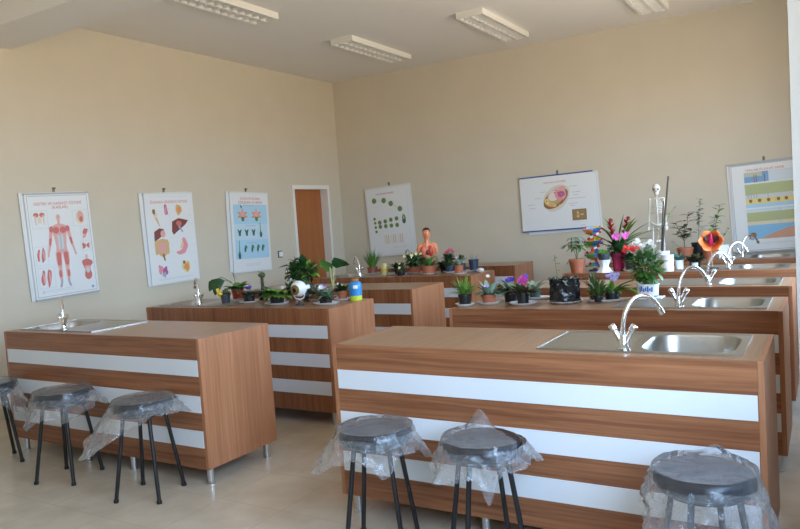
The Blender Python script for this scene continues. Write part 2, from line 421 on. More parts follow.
# ------------------------------------------------------------------ stools
def stool(x, y, rz, label, film, seed):
    rnd = random.Random(seed); t = thing('bar_stool', label, 'stool', (x, y, 0), rz, 'black stools wrapped in plastic film')
    R_ = .172; zt = .575
    prof = [(0, zt-.07), (R_-.014, zt-.07), (R_-.004, zt-.062), (R_, zt-.044), (R_-.002, zt-.026), (R_-.012, zt-.009), (R_-.03, zt), (R_*.5, zt+.003), (0, zt+.004)]
    bm = BM(); lathe(bm, prof, 40); mesh_obj('seat', bm, M_VINYL, t, True)
    bm = BM(); lathe(bm, [(0, zt-.086), (.135, zt-.086), (.14, zt-.082), (.14, zt-.0705), (0, zt-.0705)], 32); mesh_obj('seat_base', bm, M_BLACKM, t, True)
    for k in range(4):
        a = PI/4+k*PI/2; c, s = math.cos(a), math.sin(a)
        bm = BM(); tube(bm, [(.118*c, .118*s, zt-.0865), (.196*c, .196*s, .012)], .0115, 12); lg = mesh_obj('leg', bm, M_BLACKM, t, True)
        bm = BM(); tube(bm, [(.1955*c, .1955*s, .018), (.198*c, .198*s, .0)], .0145, 12); mesh_obj('rubber_foot', bm, M_RUB, lg, True)
    # loose plastic film draped over the seat; film = (base skirt, [(angle, spread, extra length, flare)], pulled-back angle or None)
    skirt, flaps, bare, peak = film
    n, mtop, mside = 132, 9, 18; bm = BM(); rows = []
    ph = [rnd.uniform(0, 2*PI) for _ in range(8)]
    def wob(a): return sum(math.sin(a*(3+2*i)+ph[i])/(1.4+i*.55) for i in range(7))*.4
    cen = None
    for j in range(mtop+mside+1):
        row = []
        for k in range(n):
            a = 2*PI*k/n; al = a-rz
            wd = lambda c: ((al-c+PI) % (2*PI))-PI
            if j <= mtop:
                q = (j+.3)/(mtop+.3); r = (R_+.004)*q
                z = zt+.0075+.004*NZ.noise(V3((q*math.cos(a)*2.6+seed, q*math.sin(a)*2.6, 0)))+.003*q*abs(wob(a*2))
                if peak:
                    dd = wd(peak[0]); z += peak[1]*math.exp(-(dd/.22)**2)*max(0, (q-.45)/.55)**2
            else:
                q = (j-mtop)/mside; ln = (skirt+.03)*(1+.30*wob(a)); fl = .026+.014*wob(a*1.7+1)
                for c, sp, ex, ff in flaps:
                    g = math.exp(-(wd(c)/sp)**2); ln += ex*g; fl += ff*g
                r = R_+.004+.008*math.sin(min(1, q*2)*PI/2)+fl*q**1.4+.011*q*math.sin(a*17+ph[1])*math.sin(a*5+ph[2])
                if peak: z0 = peak[1]*math.exp(-(wd(peak[0])/.22)**2)
                else: z0 = 0
                nn = NZ.noise(V3((r*math.cos(a)*14+seed, r*math.sin(a)*14, q*4))); r += .030*nn*q+.010*NZ.noise(V3((a*16, q*6, seed+3)))*q+.006*NZ.noise(V3((a*9, q*9, seed)))*min(1, q*3)
                z = zt+.006+z0*(1-q)-ln*(q**1.05)-.002*math.sin(a*23+ph[3])*q
            if y+r*math.sin(a) > -4.402: r = (-4.402-y)/math.sin(a)
            row.append(bm.verts.new((r*math.cos(a-rz), r*math.sin(a-rz), z)))
        rows.append(row)
    cen = bm.verts.new((0, 0, zt+.008))
    for k in range(n): bm.faces.new((cen, rows[0][k], rows[0][(k+1) % n])).material_index = 1
    for j in range(len(rows)-1):
        for k in range(n):
            if bare is not None:
                a = 2*PI*k/n; dd = abs(((a-bare[0]+PI) % (2*PI))-PI)
                lim = bare[1]
                pr = (rows[j][k].co.xy.length)*math.cos(dd)
                if pr > lim and j < mtop+4: continue
            bm.faces.new((rows[j][k], rows[j+1][k], rows[j+1][(k+1) % n], rows[j][(k+1) % n])).material_index = 1 if j < mtop+4 else 0
    fo = mesh_obj('plastic_cover', bm, [M_FILM, M_CLING], t, True); fo['label'] = 'clear crumpled plastic film hanging over the seat'
    return t
cam_ang = -PI/2
ST = [(.17, -4.62, 1.22, 'black stool in plastic film cut by the left picture edge', (.09, [(-.6, .7, .12, .03)], None, None)),
      (1.0, -4.605, .30, 'black stool in plastic film, the middle one of three at the left bench', (.085, [(-2.1, .5, .11, .03), (-.9, .4, .06, .01), (.6, .3, .02, .07)], None, None)),
      (1.785, -4.605, .33, 'black stool whose plastic film hangs far down its left side', (.05, [(-2.2, .62, .20, .17), (.4, .35, .03, .05)], None, None)),
      (3.445, -4.635, .3, 'black stool in plastic film at the left end of the front right bench', (.06, [(-2.7, .45, .11, .10), (-1.2, .35, .09, .01), (.4, .5, .08, .04)], None, None)),
      (3.985, -4.625, .7, 'black stool with film pulled back, its black seat edge bare', (.06, [(-2.6, .5, .05, .04), (-1.75, .16, .15, 0), (.2, .5, .06, .04)], (.8, .085), (1.35, .07))),
      (4.875, -4.695, .55, 'black stool in plastic film nearest the white pillar', (.10, [(-2.6, .5, .06, .06), (-1.2, .6, .06, .02), (-.1, .5, .16, .05)], None, (.9, .03)))]
for i, (x, y, rz, lb, fl) in enumerate(ST): stool(x, y, rz, lb, fl, 40+i)
#@@PART2
# ------------------------------------------------------------------ ceiling lights
M_LOUV = mat('louvre_enamel', (.80, .80, .78), .3)
def louvre_light(x, y, label):
    t = thing('ceiling_light', label, 'ceiling light', (x, y, HC), 0, 'louvred fluorescent ceiling lights')
    w, l, h = .15, .66, .062; bm = BM()
    box(bm, -w, w, -l, l, -.012, 0); box(bm, -w, -w+.02, -l, l, -h, -.012); box(bm, w-.02, w, -l, l, -h, -.012)
    box(bm, -w+.02, w-.02, -l, -l+.02, -h, -.012); box(bm, -w+.02, w-.02, l-.02, l, -h, -.012)
    mesh_obj('housing', bm, M_FRAMEW, t)
    bm = BM(); n = 13
    for i in range(1, n):
        yy = -l+.02+(2*l-.04)*i/n
        for x0, x1 in ((-w+.021, -.007), (.007, w-.021)):
            box(bm, x0, x1, yy-.0065, yy+.0065, -h+.002, -.032)
    box(bm, -.009, .009, -l+.021, l-.021, -h+.001, -.03)
    for q in (-1, 1):
        xx = q*(w-.028); box(bm, xx-.004, xx+.004, -l+.021, l-.021, -h+.004, -.036)
    mesh_obj('louvre', bm, M_LOUV, t)
    for q in (-.08, .08):
        bm = BM(); tube(bm, [(q, -l+.03, -.028), (q, l-.03, -.028)], .013, 10); mesh_obj('tube', bm, M_WHITE, t, True)
louvre_light(.57, -2.46, 'louvred ceiling light nearest the beam, cut by the top picture edge at left')
louvre_light(.62, .05, 'louvred ceiling light closest to the far corner of the room')
louvre_light(2.17, .15, 'louvred ceiling light in the middle of the far row, fully in view')
louvre_light(3.73, .17, 'louvred ceiling light over the right benches, cut by the top picture edge')

# ------------------------------------------------------------------ wall charts (printed sheets hung in stacks from wall hooks)
PC = {}
def pm(name, col):
    if name not in PC: PC[name] = mat('print_'+name, col, .5)
    return PC[name]
class Sheet:
    def __init__(s, w, h): s.cnt = 0; s.bm = BM(); s.w, s.h = w, h; s.mats = [M_PAPER]; box(s.bm, -w/2, w/2, -.0012, .0012, -h, 0)
    def mi(s, m):
        if m not in s.mats: s.mats.append(m)
        return s.mats.index(m)
    def P(s, u, v, k): return (-s.w/2+u*s.w, -.0012-.0002*k-.000012*s.cnt, -v*s.h)
    def poly(s, pts, m, k=1):
        s.cnt += 1; vs = [s.bm.verts.new(s.P(u, v, k)) for u, v in pts]
        try: f = s.bm.faces.new(vs); f.material_index = s.mi(m); f.normal_update(); (f.normal_flip() if f.normal.y > 0 else None)
        except ValueError: pass
    def rect(s, u0, v0, u1, v1, m, k=1): s.poly([(u0, v0), (u1, v0), (u1, v1), (u0, v1)], m, k)
    def ell(s, u, v, ru, rv, m, k=1, rot=0, n=16, wob=0.):
        a_ = s.w/s.h; pts = []
        for i in range(n):
            a = 2*PI*i/n; g = 1+wob*math.sin(3*a+u*40)+wob*.6*math.sin(5*a+v*30)
            x, y = ru*g*math.cos(a), rv*g*math.sin(a)/a_
            pts.append((u+x*math.cos(rot)-y*math.sin(rot), v+(x*math.sin(rot)+y*math.cos(rot))*a_))
        s.poly(pts, m, k)
    def limb(s, pts, m, k=1):
        # chain of (u, v, half width)
        for (u0, v0, w0), (u1, v1, w1) in zip(pts, pts[1:]):
            du, dv = (u1-u0)*s.w, (v1-v0)*s.h; l = math.hypot(du, dv) or 1; nu, nv = -dv/l*s.h/s.w, du/l
            nu, nv = -dv/l, du/l*s.w/s.h
            s.poly([(u0+nu*w0, v0+nv*w0), (u1+nu*w1, v1+nv*w1), (u1-nu*w1, v1-nv*w1), (u0-nu*w0, v0-nv*w0)], m, k)
        for u, v, w in pts: s.ell(u, v, w, w*s.w/s.h, m, k, n=8)
    def frame(s, u0, v0, u1, v1, t, m, k=1):
        tv = t*s.w/s.h
        s.rect(u0, v0, u1, v0+tv, m, k); s.rect(u0, v1-tv, u1, v1, m, k); s.rect(u0, v0+tv, u0+t, v1-tv, m, k); s.rect(u1-t, v0+tv, u1, v1-tv, m, k)
    def text(s, txt, u, v, width, m, k=1, hgt=None):
        cu = bpy.data.curves.new('t', 'FONT'); cu.body = txt; cu.align_x = 'CENTER'; cu.size = 1
        ob = bpy.data.objects.new('t', cu); COL.objects.link(ob); bpy.context.view_layer.update()
        me = ob.evaluated_get(bpy.context.evaluated_depsgraph_get()).to_mesh()
        xs = [q.co.x for q in me.vertices]; ys = [q.co.y for q in me.vertices]
        sc = width*s.w/(max(xs)-min(xs)); sy = sc if hgt is None else hgt*s.h/(max(ys)-min(ys))
        x0, y0, z0 = s.P(u, v, k); mi = s.mi(m)
        vm = [s.bm.verts.new((x0+q.co.x*sc, y0, z0+(q.co.y-max(ys))*sy)) for q in me.vertices]
        for p in me.polygons:
            try: f = s.bm.faces.new([vm[i] for i in p.vertices]); f.material_index = mi
            except ValueError: pass
        bpy.data.objects.remove(ob); bpy.data.curves.remove(cu)
    def lines(s, u0, u1, vs, m, k=1, t=.004):
        for v in vs: s.rect(u0, v, u1, v+t, m, k)
def place(o, wall, c, z, tilt, off):
    th = -math.radians(tilt)
    if wall == 'L': o.location = (XL+off, c, z); o.rotation_euler = (0, th, PI/2)
    else: o.location = (c, YB-off, z); o.rotation_euler = (0, th, 0)
def chart(label, sh, wall, c, z, tilt, off, strip, grp):
    t = thing('wall_chart', label, 'wall chart', group=grp); place(t, wall, c, z, tilt, off)
    mesh_obj('sheet', sh.bm, sh.mats, t)
    for zz in (0, -sh.h):
        bm = BM(); box(bm, -sh.w/2-.003, sh.w/2+.003, -.0035, .0035, zz-.010, zz+.006); mesh_obj('hanging_strip', bm, strip, t)
    # hanging loop reaching the hook
    return t
def hook(label, wall, c, z):
    t = thing('wall_hook', label, 'wall hook', group='hooks holding the wall charts')
    place(t, wall, c, z, 0, 0)
    bm = BM(); box(bm, -.012, .012, -.004, 0, -.02, .028); mesh_obj('plate', bm, M_STEELD, t)
    bm = BM(); tube(bm, [(0, -.004, .014), (0, -.022, .010), (0, -.030, .016), (0, -.031, .026)], .0045, 8); mesh_obj('pin', bm, M_STEELD, t, True)
M_STEELD = mat('dull_steel', (.22, .2, .18), .4, .8)
M_STRIPW = mat('strip_white', (.70, .72, .70), .4); M_STRIPB = mat('strip_blue', (.05, .09, .30), .4); M_STRIPG = mat('strip_grey', (.42, .45, .46), .4)
red = pm('red', (.62, .12, .10)); mus = pm('muscle', (.62, .17, .15)); mus2 = pm('muscle_pale', (.75, .40, .36)); skin = pm('skin', (.75, .55, .45)); bone = pm('bone', (.74, .66, .50))
gry = pm('grey', (.42, .44, .46)); lgt = pm('light_grey', (.60, .63, .64)); tan = pm('tan', (.70, .45, .20)); org = pm('orange', (.80, .30, .12)); grn = pm('green', (.10, .24, .09)); dgn = pm('dark_green', (.04, .13, .10))
sky = pm('sky_blue', (.42, .66, .82)); sky2 = pm('pale_blue', (.55, .72, .82)); liv = pm('liver', (.22, .06, .05)); pnk = pm('pink', (.78, .30, .36)); pur = pm('purple', (.45, .12, .30)); yel = pm('yellow', (.78, .66, .25)); brn = pm('brown', (.30, .15, .05)); blu = pm('blue', (.20, .38, .62)); ltg = pm('leaf_green', (.45, .50, .25)); blk = pm('ink', (.06, .06, .07)); vein = pm('vein_blue', (.35, .40, .55))
# muscles
s = Sheet(.66, .98)
s.frame(.03, .02, .97, .98, .008, gry)
s.text('DESTEK VE HAREKET SİSTEMİ', .5, .075, .74, red); s.text('(KASLAR)', .52, .12, .24, red)
cu_ = .47
s.ell(cu_, .235, .035, .033, skin, 1); s.ell(cu_, .228, .02, .02, mus2, 2)
s.limb([(cu_, .26, .018), (cu_, .30, .02)], mus2)
s.poly([(cu_-.13, .32), (cu_-.04, .295), (cu_+.04, .295), (cu_+.13, .32), (cu_+.095, .42), (cu_+.08, .52), (cu_+.095, .58), (cu_-.095, .58), (cu_-.08, .52), (cu_-.095, .42)], mus2)
s.ell(cu_-.055, .355, .05, .032, mus, 2); s.ell(cu_+.055, .355, .05, .032, mus, 2)
s.rect(cu_-.045, .40, cu_+.045, .54, lgt, 2); s.rect(cu_-.005, .40, cu_+.005, .54, vein, 3)
for q in (-1, 1):
    s.limb([(cu_+q*.125, .335, .03), (cu_+q*.15, .42, .024), (cu_+q*.175, .50, .02), (cu_+q*.205, .57, .012), (cu_+q*.215, .60, .014)], mus2, 2)
    s.ell(cu_+q*.128, .345, .032, .03, mus, 3); s.limb([(cu_+q*.155, .44, .018), (cu_+q*.17, .49, .014)], mus, 3)
    s.limb([(cu_+q*.055, .58, .05), (cu_+q*.06, .66, .042), (cu_+q*.055, .73, .026), (cu_+q*.06, .78, .032), (cu_+q*.055, .86, .015), (cu_+q*.075, .90, .018)], mus2, 2)
    s.limb([(cu_+q*.055, .59, .035), (cu_+q*.06, .68, .03)], mus, 3); s.limb([(cu_+q*.065, .755, .018), (cu_+q*.063, .80, .02)], mus, 3)
    s.limb([(cu_+q*.055, .84, .013), (cu_+q*.07, .895, .014)], vein, 3)
for (u0, v0, u1, v1) in ((.07, .16, .31, .33), (.70, .17, .94, .33), (.80, .34, .94, .47), (.06, .50, .25, .68), (.07, .70, .32, .90), (.78, .48, .94, .58)): s.frame(u0, v0, u1, v1, .005, lgt)
s.ell(.14, .20, .04, .022, mus, 2); s.ell(.23, .20, .04, .022, mus, 2); s.limb([(.125, .21, .012), (.13, .29, .008)], skin, 2); s.limb([(.245, .21, .012), (.25, .29, .008)], skin, 2); s.rect(.16, .22, .215, .28, bone, 2)
s.ell(.82, .245, .075, .07, pm('pale_yellow', (.78, .70, .52)), 2); s.ell(.825, .235, .05, .055, mus2, 3); s.ell(.835, .265, .03, .03, mus, 4)
s.ell(.87, .40, .035, .05, mus, 2, .4, wob=.2); s.ell(.86, .43, .03, .02, mus2, 3)
s.ell(.83, .53, .03, .03, mus, 2, wob=.2); s.ell(.90, .53, .025, .025, mus, 2, wob=.2)
for (u, v, r1, r2) in ((.11, .58, .02, .06), (.18, .585, .028, .07), (.14, .80, .03, .075), (.23, .80, .032, .085)): s.ell(u, v, r1, r2, mus, 2, .12, wob=.12); s.ell(u+.008, v, r1*.4, r2*.7, mus2, 3)
s.ell(.85, .64, .025, .025, skin, 2); s.ell(.85, .71, .085, .05, mus, 2, wob=.1); s.rect(.80, .73, .90, .79, mus2, 2); s.ell(.85, .82, .06, .05, mus, 2); s.ell(.85, .775, .03, .03, lgt, 3)
s.lines(.1, .6, (.92, .935), lgt); s.ell(.9, .945, .02, .015, blu, 2); s.ell(.12, .935, .015, .015, lgt, 2)
chart('wall chart of the red human muscle figure, above the front left bench', s, 'L', -3.205, 2.0, 1.6, .026, M_STRIPG, 'stacked wall charts')
# digestive organs
s = Sheet(.68, .99)
s.text('İNSANDA SİNDİRİM SİSTEMİ', .5, .075, .76, red)
s.lines(.08, .9, (.035,), lgt, t=.003)
s.ell(.17, .20, .03, .03, brn, 2); s.limb([(.16, .19, .02), (.20, .26, .022), (.24, .33, .012), (.26, .36, .008)], tan); s.ell(.20, .25, .022, .04, bone, 2, .4)
s.limb([(.41, .14, .025), (.42, .22, .034)], pur); s.ell(.415, .19, .018, .05, pnk, 2); s.ell(.68, .19, .065, .06, tan, 2, wob=.1); s.ell(.69, .19, .035, .035, org, 3)
s.poly([(.52, .32), (.66, .285), (.86, .315), (.80, .36), (.70, .40), (.60, .44), (.53, .47), (.50, .43)], liv, 2); s.ell(.66, .345, .06, .03, mus, 3, .2); s.limb([(.66, .38, .018), (.72, .44, .015)], vein, 3)
s.poly([(.14, .42), (.25, .385), (.34, .40), (.32, .46), (.22, .50), (.13, .53)], liv, 2); s.ell(.31, .45, .05, .04, mus2, 3)
s.ell(.27, .60, .13, .10, tan, 2, wob=.06); s.ell(.27, .60, .085, .065, mus2, 3, wob=.12); s.limb([(.15, .55, .025), (.155, .66, .025)], tan, 3); s.limb([(.39, .55, .025), (.385, .66, .025)], tan, 3); s.limb([(.16, .53, .022), (.38, .53, .022)], tan, 3); s.limb([(.28, .68, .02), (.30, .74, .014)], brn, 3)
s.limb([(.73, .53, .035), (.76, .60, .05), (.71, .66, .045), (.62, .68, .03), (.57, .67, .02)], pnk, 2); s.limb([(.70, .57, .02), (.66, .62, .02)], yel, 3)
s.ell(.73, .84, .09, .065, yel, 2, wob=.1); s.ell(.74, .845, .055, .045, org, 3, wob=.15); s.ell(.69, .79, .03, .02, brn, 3)
s.ell(.20, .84, .05, .05, pnk, 2, wob=.2); s.ell(.29, .86, .05, .045, pur, 2, wob=.2); s.ell(.26, .90, .04, .03, vein, 2, wob=.2)
s.lines(.15, .85, (.945, .957), lgt)
for v in (.17, .24, .33, .50, .58, .66, .78): s.lines(.45, .50, (v,), lgt, t=.003); s.lines(.88, .95, (v+.02,), lgt, t=.003)
chart('wall chart of brown liver and other digestive organs, second from the left', s, 'L', -1.875, 2.0, 1.0, .026, M_STRIPW, 'stacked wall charts')
# flowers and germination
s = Sheet(.69, .99)
s.text('ÇİÇEKLİ BİTKİLERDE', .52, .055, .52, red, 2); s.text('ÇİMLENME VE ÜREME', .52, .10, .62, red, 2)
s.rect(.07, .155, .95, .40, sky); s.rect(.07, .40, .95, .60, sky2); s.rect(.07, .60, .95, .84, sky)
for u in (.30, .66):
    for a in (2.75, 3.6, 4.71, 5.82, 6.67): s.poly([(u+.05*math.cos(a+.9), .285+.034*math.sin(a+.9)), (u+.15*math.cos(a), .285+.09*math.sin(a)), (u+.05*math.cos(a-.9), .285+.034*math.sin(a-.9))], org, 2)
    s.ell(u, .28, .06, .05, mus2, 3); s.poly([(u-.05, .31), (u+.05, .31), (u+.025, .365), (u-.025, .365)], grn, 3)
s.limb([(.26, .17, .012), (.28, .19, .016)], dgn, 3)
for u in (.20, .38, .56): s.poly([(u-.055, .465), (u-.015, .475), (u, .49), (u+.015, .475), (u+.055, .465), (u+.03, .51), (u+.022, .55), (u-.022, .55), (u-.03, .51)], dgn, 2)
s.limb([(.745, .39, .008), (.75, .50, .010)], grn, 2); s.limb([(.75, .50, .015), (.755, .53, .035), (.755, .555, .03)], dgn, 3)
s.limb([(.175, .61, .007), (.17, .74, .010)], grn, 2); s.limb([(.17, .75, .015), (.165, .79, .035), (.165, .82, .03)], dgn, 3)
for u, h in ((.32, .05), (.50, .055), (.65, .055), (.78, .045)): s.ell(u, .715, .025, h, dgn, 2, .15); s.ell(u+.018, .69, .035, .02, grn, 3, .6); s.limb([(u-.005, .75, .006), (u-.02, .775, .004)], bone, 2)
s.lines(.35, .62, (.165, .42, .635), gry, 2, .006); s.lines(.3, .7, (.9, .915, .93), lgt)
chart('wall chart of orange flowers and seedlings on blue, nearest the door', s, 'L', -.59, 2.005, -1.4, .026, M_STRIPW, 'stacked wall charts')
# cell division
s = Sheet(.72, .99)
s.text('HÜCRE BÖLÜNMESİ', .47, .075, .42, pm('dark_red', (.40, .10, .10)))
def cell(u, v, r): s.ell(u, v, r, r*.73, ltg, 2); s.ell(u, v, r*.82, r*.6, grn, 3); s.ell(u+.004, v, r*.4, r*.3, pm('olive', (.22, .22, .10)), 4, wob=.15)
for u, v in ((.20, .185), (.43, .195), (.59, .25), (.79, .34)): cell(u, v, .058)
for a, b in (((.26, .19), (.37, .195)), ((.49, .215), (.54, .235)), ((.65, .275), (.73, .32))): s.limb([(*a, .003), (*b, .003)], gry)
for u, v in ((.17, .45), (.175, .51), (.18, .575), (.185, .64)): cell(u, v, .032)
for u, v in ((.285, .51), (.42, .50), (.555, .485), (.69, .475), (.29, .57), (.42, .57), (.555, .57), (.69, .57)): cell(u, v, .046)
s.ell(.86, .48, .042, .055, grn, 2); s.ell(.86, .51, .042, .05, dgn, 3); s.ell(.86, .47, .02, .03, ltg, 4); s.limb([(.85, .42, .006), (.86, .45, .006)], grn, 2)
for i in range(9): u = .36+.047*i+.02*(i//3); s.rect(u, .70, u+.016, .83, tan if i % 3 else bone, 2)
s.lines(.55, .85, (.88, .89), lgt); s.frame(.02, .015, .98, .985, .004, lgt)
chart('wall chart of round green dividing cells, hanging left on the far wall', s, 'B', -.18, 2.025, 2.2, .026, M_STRIPW, 'stacked wall charts')
# animal cell
s = Sheet(.95, .69)
s.text('HAYVAN HÜCRESİ', .49, .10, .30, red)
hal = pm('cell_halo', (.70, .64, .55)); s.ell(.50, .42, .205, .205, hal, 1, -.72, 24, .03)
def blob(u, v, a, b, rot, m, k): s.ell(u, v, a, b, m, k, rot, 24)
blob(.49, .43, .19, .145, -.55, brn, 2); blob(.495, .40, .155, .125, -.6, pm('cell_gold', (.55, .38, .18)), 3)
blob(.47, .38, .085, .085, -.5, pm('cell_white', (.78, .72, .66)), 4); blob(.56, .36, .08, .11, -.3, pnk, 4); blob(.57, .36, .045, .055, -.3, pur, 5); blob(.55, .25, .06, .035, 0, pm('cell_rose', (.72, .50, .50)), 4); blob(.42, .53, .08, .045, .3, tan, 4); blob(.365, .47, .03, .05, .1, yel, 4); blob(.59, .26, .045, .05, .3, mus2, 4)
for a in range(14): blob(.48+.12*math.cos(a*.45+2), .44+.12*math.sin(a*.45+2), .014, .012, a, (org, yel, mus, brn)[a % 4], 6)
for (u0, u1, v) in ((.68, .79, .23), (.71, .83, .34), (.73, .80, .39), (.66, .90, .45), (.66, .78, .54), (.68, .74, .58), (.28, .36, .29), (.2, .30, .40), (.10, .19, .51), (.11, .20, .575)): s.lines(u0, u1, (v,), gry, 2, .007)
s.rect(.70, .655, .89, .855, brn, 1); s.rect(.715, .67, .875, .84, pm('cell_inset', (.30, .21, .10)), 2)
for a in range(9): s.ell(.795+.055*math.cos(a*2.1)*(.4+.07*a), .755+.05*math.sin(a*2.1)*(.4+.07*a), .018, .012, tan, 3, a)
s.lines(.72, .86, (.88,), lgt); s.lines(.80, .86, (.945,), blu)
chart('wide wall chart of one oval animal cell with blue top and bottom strips', s, 'B', 2.345, 1.968, 1.0, .028, M_STRIPB, 'stacked wall charts')
# ground layers
s = Sheet(.68, .97)
s.text('YERKABUĞUNUN YAPISI', .50, .055, .56, red)
s.frame(.015, .012, .985, .985, .007, gry)
s.rect(.20, .10, .55, .215, blu); s.rect(.20, .10, .46, .15, pm('sage', (.50, .55, .45)), 2); s.rect(.55, .10, .93, .215, pm('pale_panel', (.66, .74, .80))); s.frame(.55, .10, .93, .215, .006, sky, 2); s.rect(.90, .10, .93, .2, blu, 3)
for u in (.34, .37, .49): s.rect(u, .13, u+.012, .22, brn, 3)
s.rect(.20, .235, .95, .355, ltg); s.rect(.20, .355, .95, .40, lgt); s.rect(.20, .40, .95, .46, yel); s.rect(.20, .46, .95, .50, sky); s.rect(.20, .52, .95, .545, sky2)
for u in (.24, .28, .32, .36, .52): s.rect(u, .30 if u > .5 else .345, u+.012, .40, gry, 2)
for u in (.27, .40, .53, .67, .78): s.ell(u, .425, .025, .02, brn, 2)
s.rect(.20, .555, .95, .66, ltg); s.rect(.20, .66, .95, .70, bone); s.rect(.20, .70, .95, .86, pm('sea', (.25, .52, .75)))
s.poly([(.36, .86), (.60, .79), (.78, .75), (.95, .73), (.95, .86)], pm('seabed', (.62, .34, .22)), 2); s.ell(.265, .825, .05, .045, brn, 2, .5); s.ell(.26, .845, .03, .025, vein, 3)
for u in (.66, .69): s.rect(u, .52, u+.006, .70, gry, 3)
s.lines(.3, .9, (.90, .915), lgt)
chart('wall chart of yellow and blue ground layers, partly hidden by the white pillar', s, 'B', 4.69, 1.895, 2.2, .028, M_STRIPG, 'stacked wall charts')
# sheets hanging behind, only their edges showing
def back_chart(label, w, h, wall, c, z, tilt, off, strip=M_STRIPW):
    s = Sheet(w, h); s.frame(.02, .015, .98, .985, .006, lgt); s.text('FEN BİLGİSİ', .5, .08, .5, red)
    chart(label, s, wall, c, z, tilt, off, strip, 'charts hanging behind other charts')
back_chart('white chart showing a narrow edge left behind the muscle chart', .66, .98, 'L', -3.245, 2.005, 1.8, .012)
back_chart('white chart showing its lower left edge behind the digestive organs chart', .68, .99, 'L', -1.925, 2.003, 1.6, .012)
back_chart('white chart showing a narrow edge left behind the orange flower chart', .69, .99, 'L', -.64, 2.008, -1.6, .012)
back_chart('white chart showing its right edge behind the dividing cells chart', .72, .98, 'B', -.125, 2.03, 2.4, .012)
back_chart('white chart showing beyond the right and lower edge of the animal cell chart', .95, .70, 'B', 2.405, 1.95, 2.6, .012)
back_chart('grey-edged chart showing its left edge behind the ground layers chart', .68, .97, 'B', 4.655, 1.905, 2.4, .012, M_STRIPG)
for i, (wl, c, z, lb) in enumerate((('L', -3.22, 2.03, 'muscle'), ('L', -1.915, 2.03, 'digestive organs'), ('L', -.62, 2.035, 'orange flower'), ('B', -.13, 2.06, 'dividing cells'), ('B', 2.37, 1.995, 'animal cell'), ('B', 4.69, 1.93, 'ground layers'))):
    hook('small dark wall hook above the %s chart' % lb, wl, c, z)
# light switch beside the door
t = thing('light_switch', 'small white light switch with dark edges between flower chart and door', 'light switch', (XL, -.056, 1.185), PI/2)
bm = BM(); box(bm, -.042, .042, -.006, 0, -.045, .045); mesh_obj('back_frame', bm, mat('switch_dark', (.05, .045, .04), .5), t)
bm = BM(); box(bm, -.029, .046, -.011, -.0062, -.033, .034); mesh_obj('plate', bm, M_FRAMEW, t)
bm = BM(); box(bm, -.015, .03, -.015, -.0112, -.022, .022); mesh_obj('rocker', bm, M_WHITE, t)

# ------------------------------------------------------------------ pots, plants and models on the benches
def pot_part(t, r, h, m, rt=None, rim=.012, name='pot', z0=0., sq=False, label=None):
    rt = rt or r*1.2; n = 4 if sq else 24
    bm = BM(); k = 1.414 if sq else 1
    prof = [(0, z0), (r*k, z0), (rt*k*.985, z0+h-rim), (rt*k*1.05, z0+h-rim), (rt*k*1.05, z0+h), (rt*k*.95, z0+h), (rt*k*.9, z0+h*.86), (0, z0+h*.86)]
    lathe(bm, prof, n)
    if sq: bmesh.ops.rotate(bm, verts=bm.verts[:], cent=(0,0,0), matrix=Matrix.Rotation(PI/4, 3, 'Z'))
    o = mesh_obj(name, bm, m, t, not sq)
    if label: o['label'] = label
    bm = BM(); lathe(bm, [(rt*k*.89, z0+h*.865), (rt*.4, z0+h*.9), (0, z0+h*.91)], n)
    if sq: bmesh.ops.rotate(bm, verts=bm.verts[:], cent=(0,0,0), matrix=Matrix.Rotation(PI/4, 3, 'Z'))
    mesh_obj('soil', bm, M_SOIL, t, True)
    return o
def saucer(x, y, r, label, sx=1., sy=1., rz=0., z=.9):
    bm = BM(); lathe(bm, [(0, 0), (r*.72, 0), (r*.97, .016), (r, .019), (r*.96, .019), (r*.70, .006), (0, .006)], 32, (0,0,0), sx, sy)
    o = mesh_obj('saucer', bm, M_WHITE, None, True, (x, y, z+.0006)); o.rotation_euler.z = rz
    tag(o, label, 'saucer', 'white plant saucers')
Z = .9065   # resting on a saucer
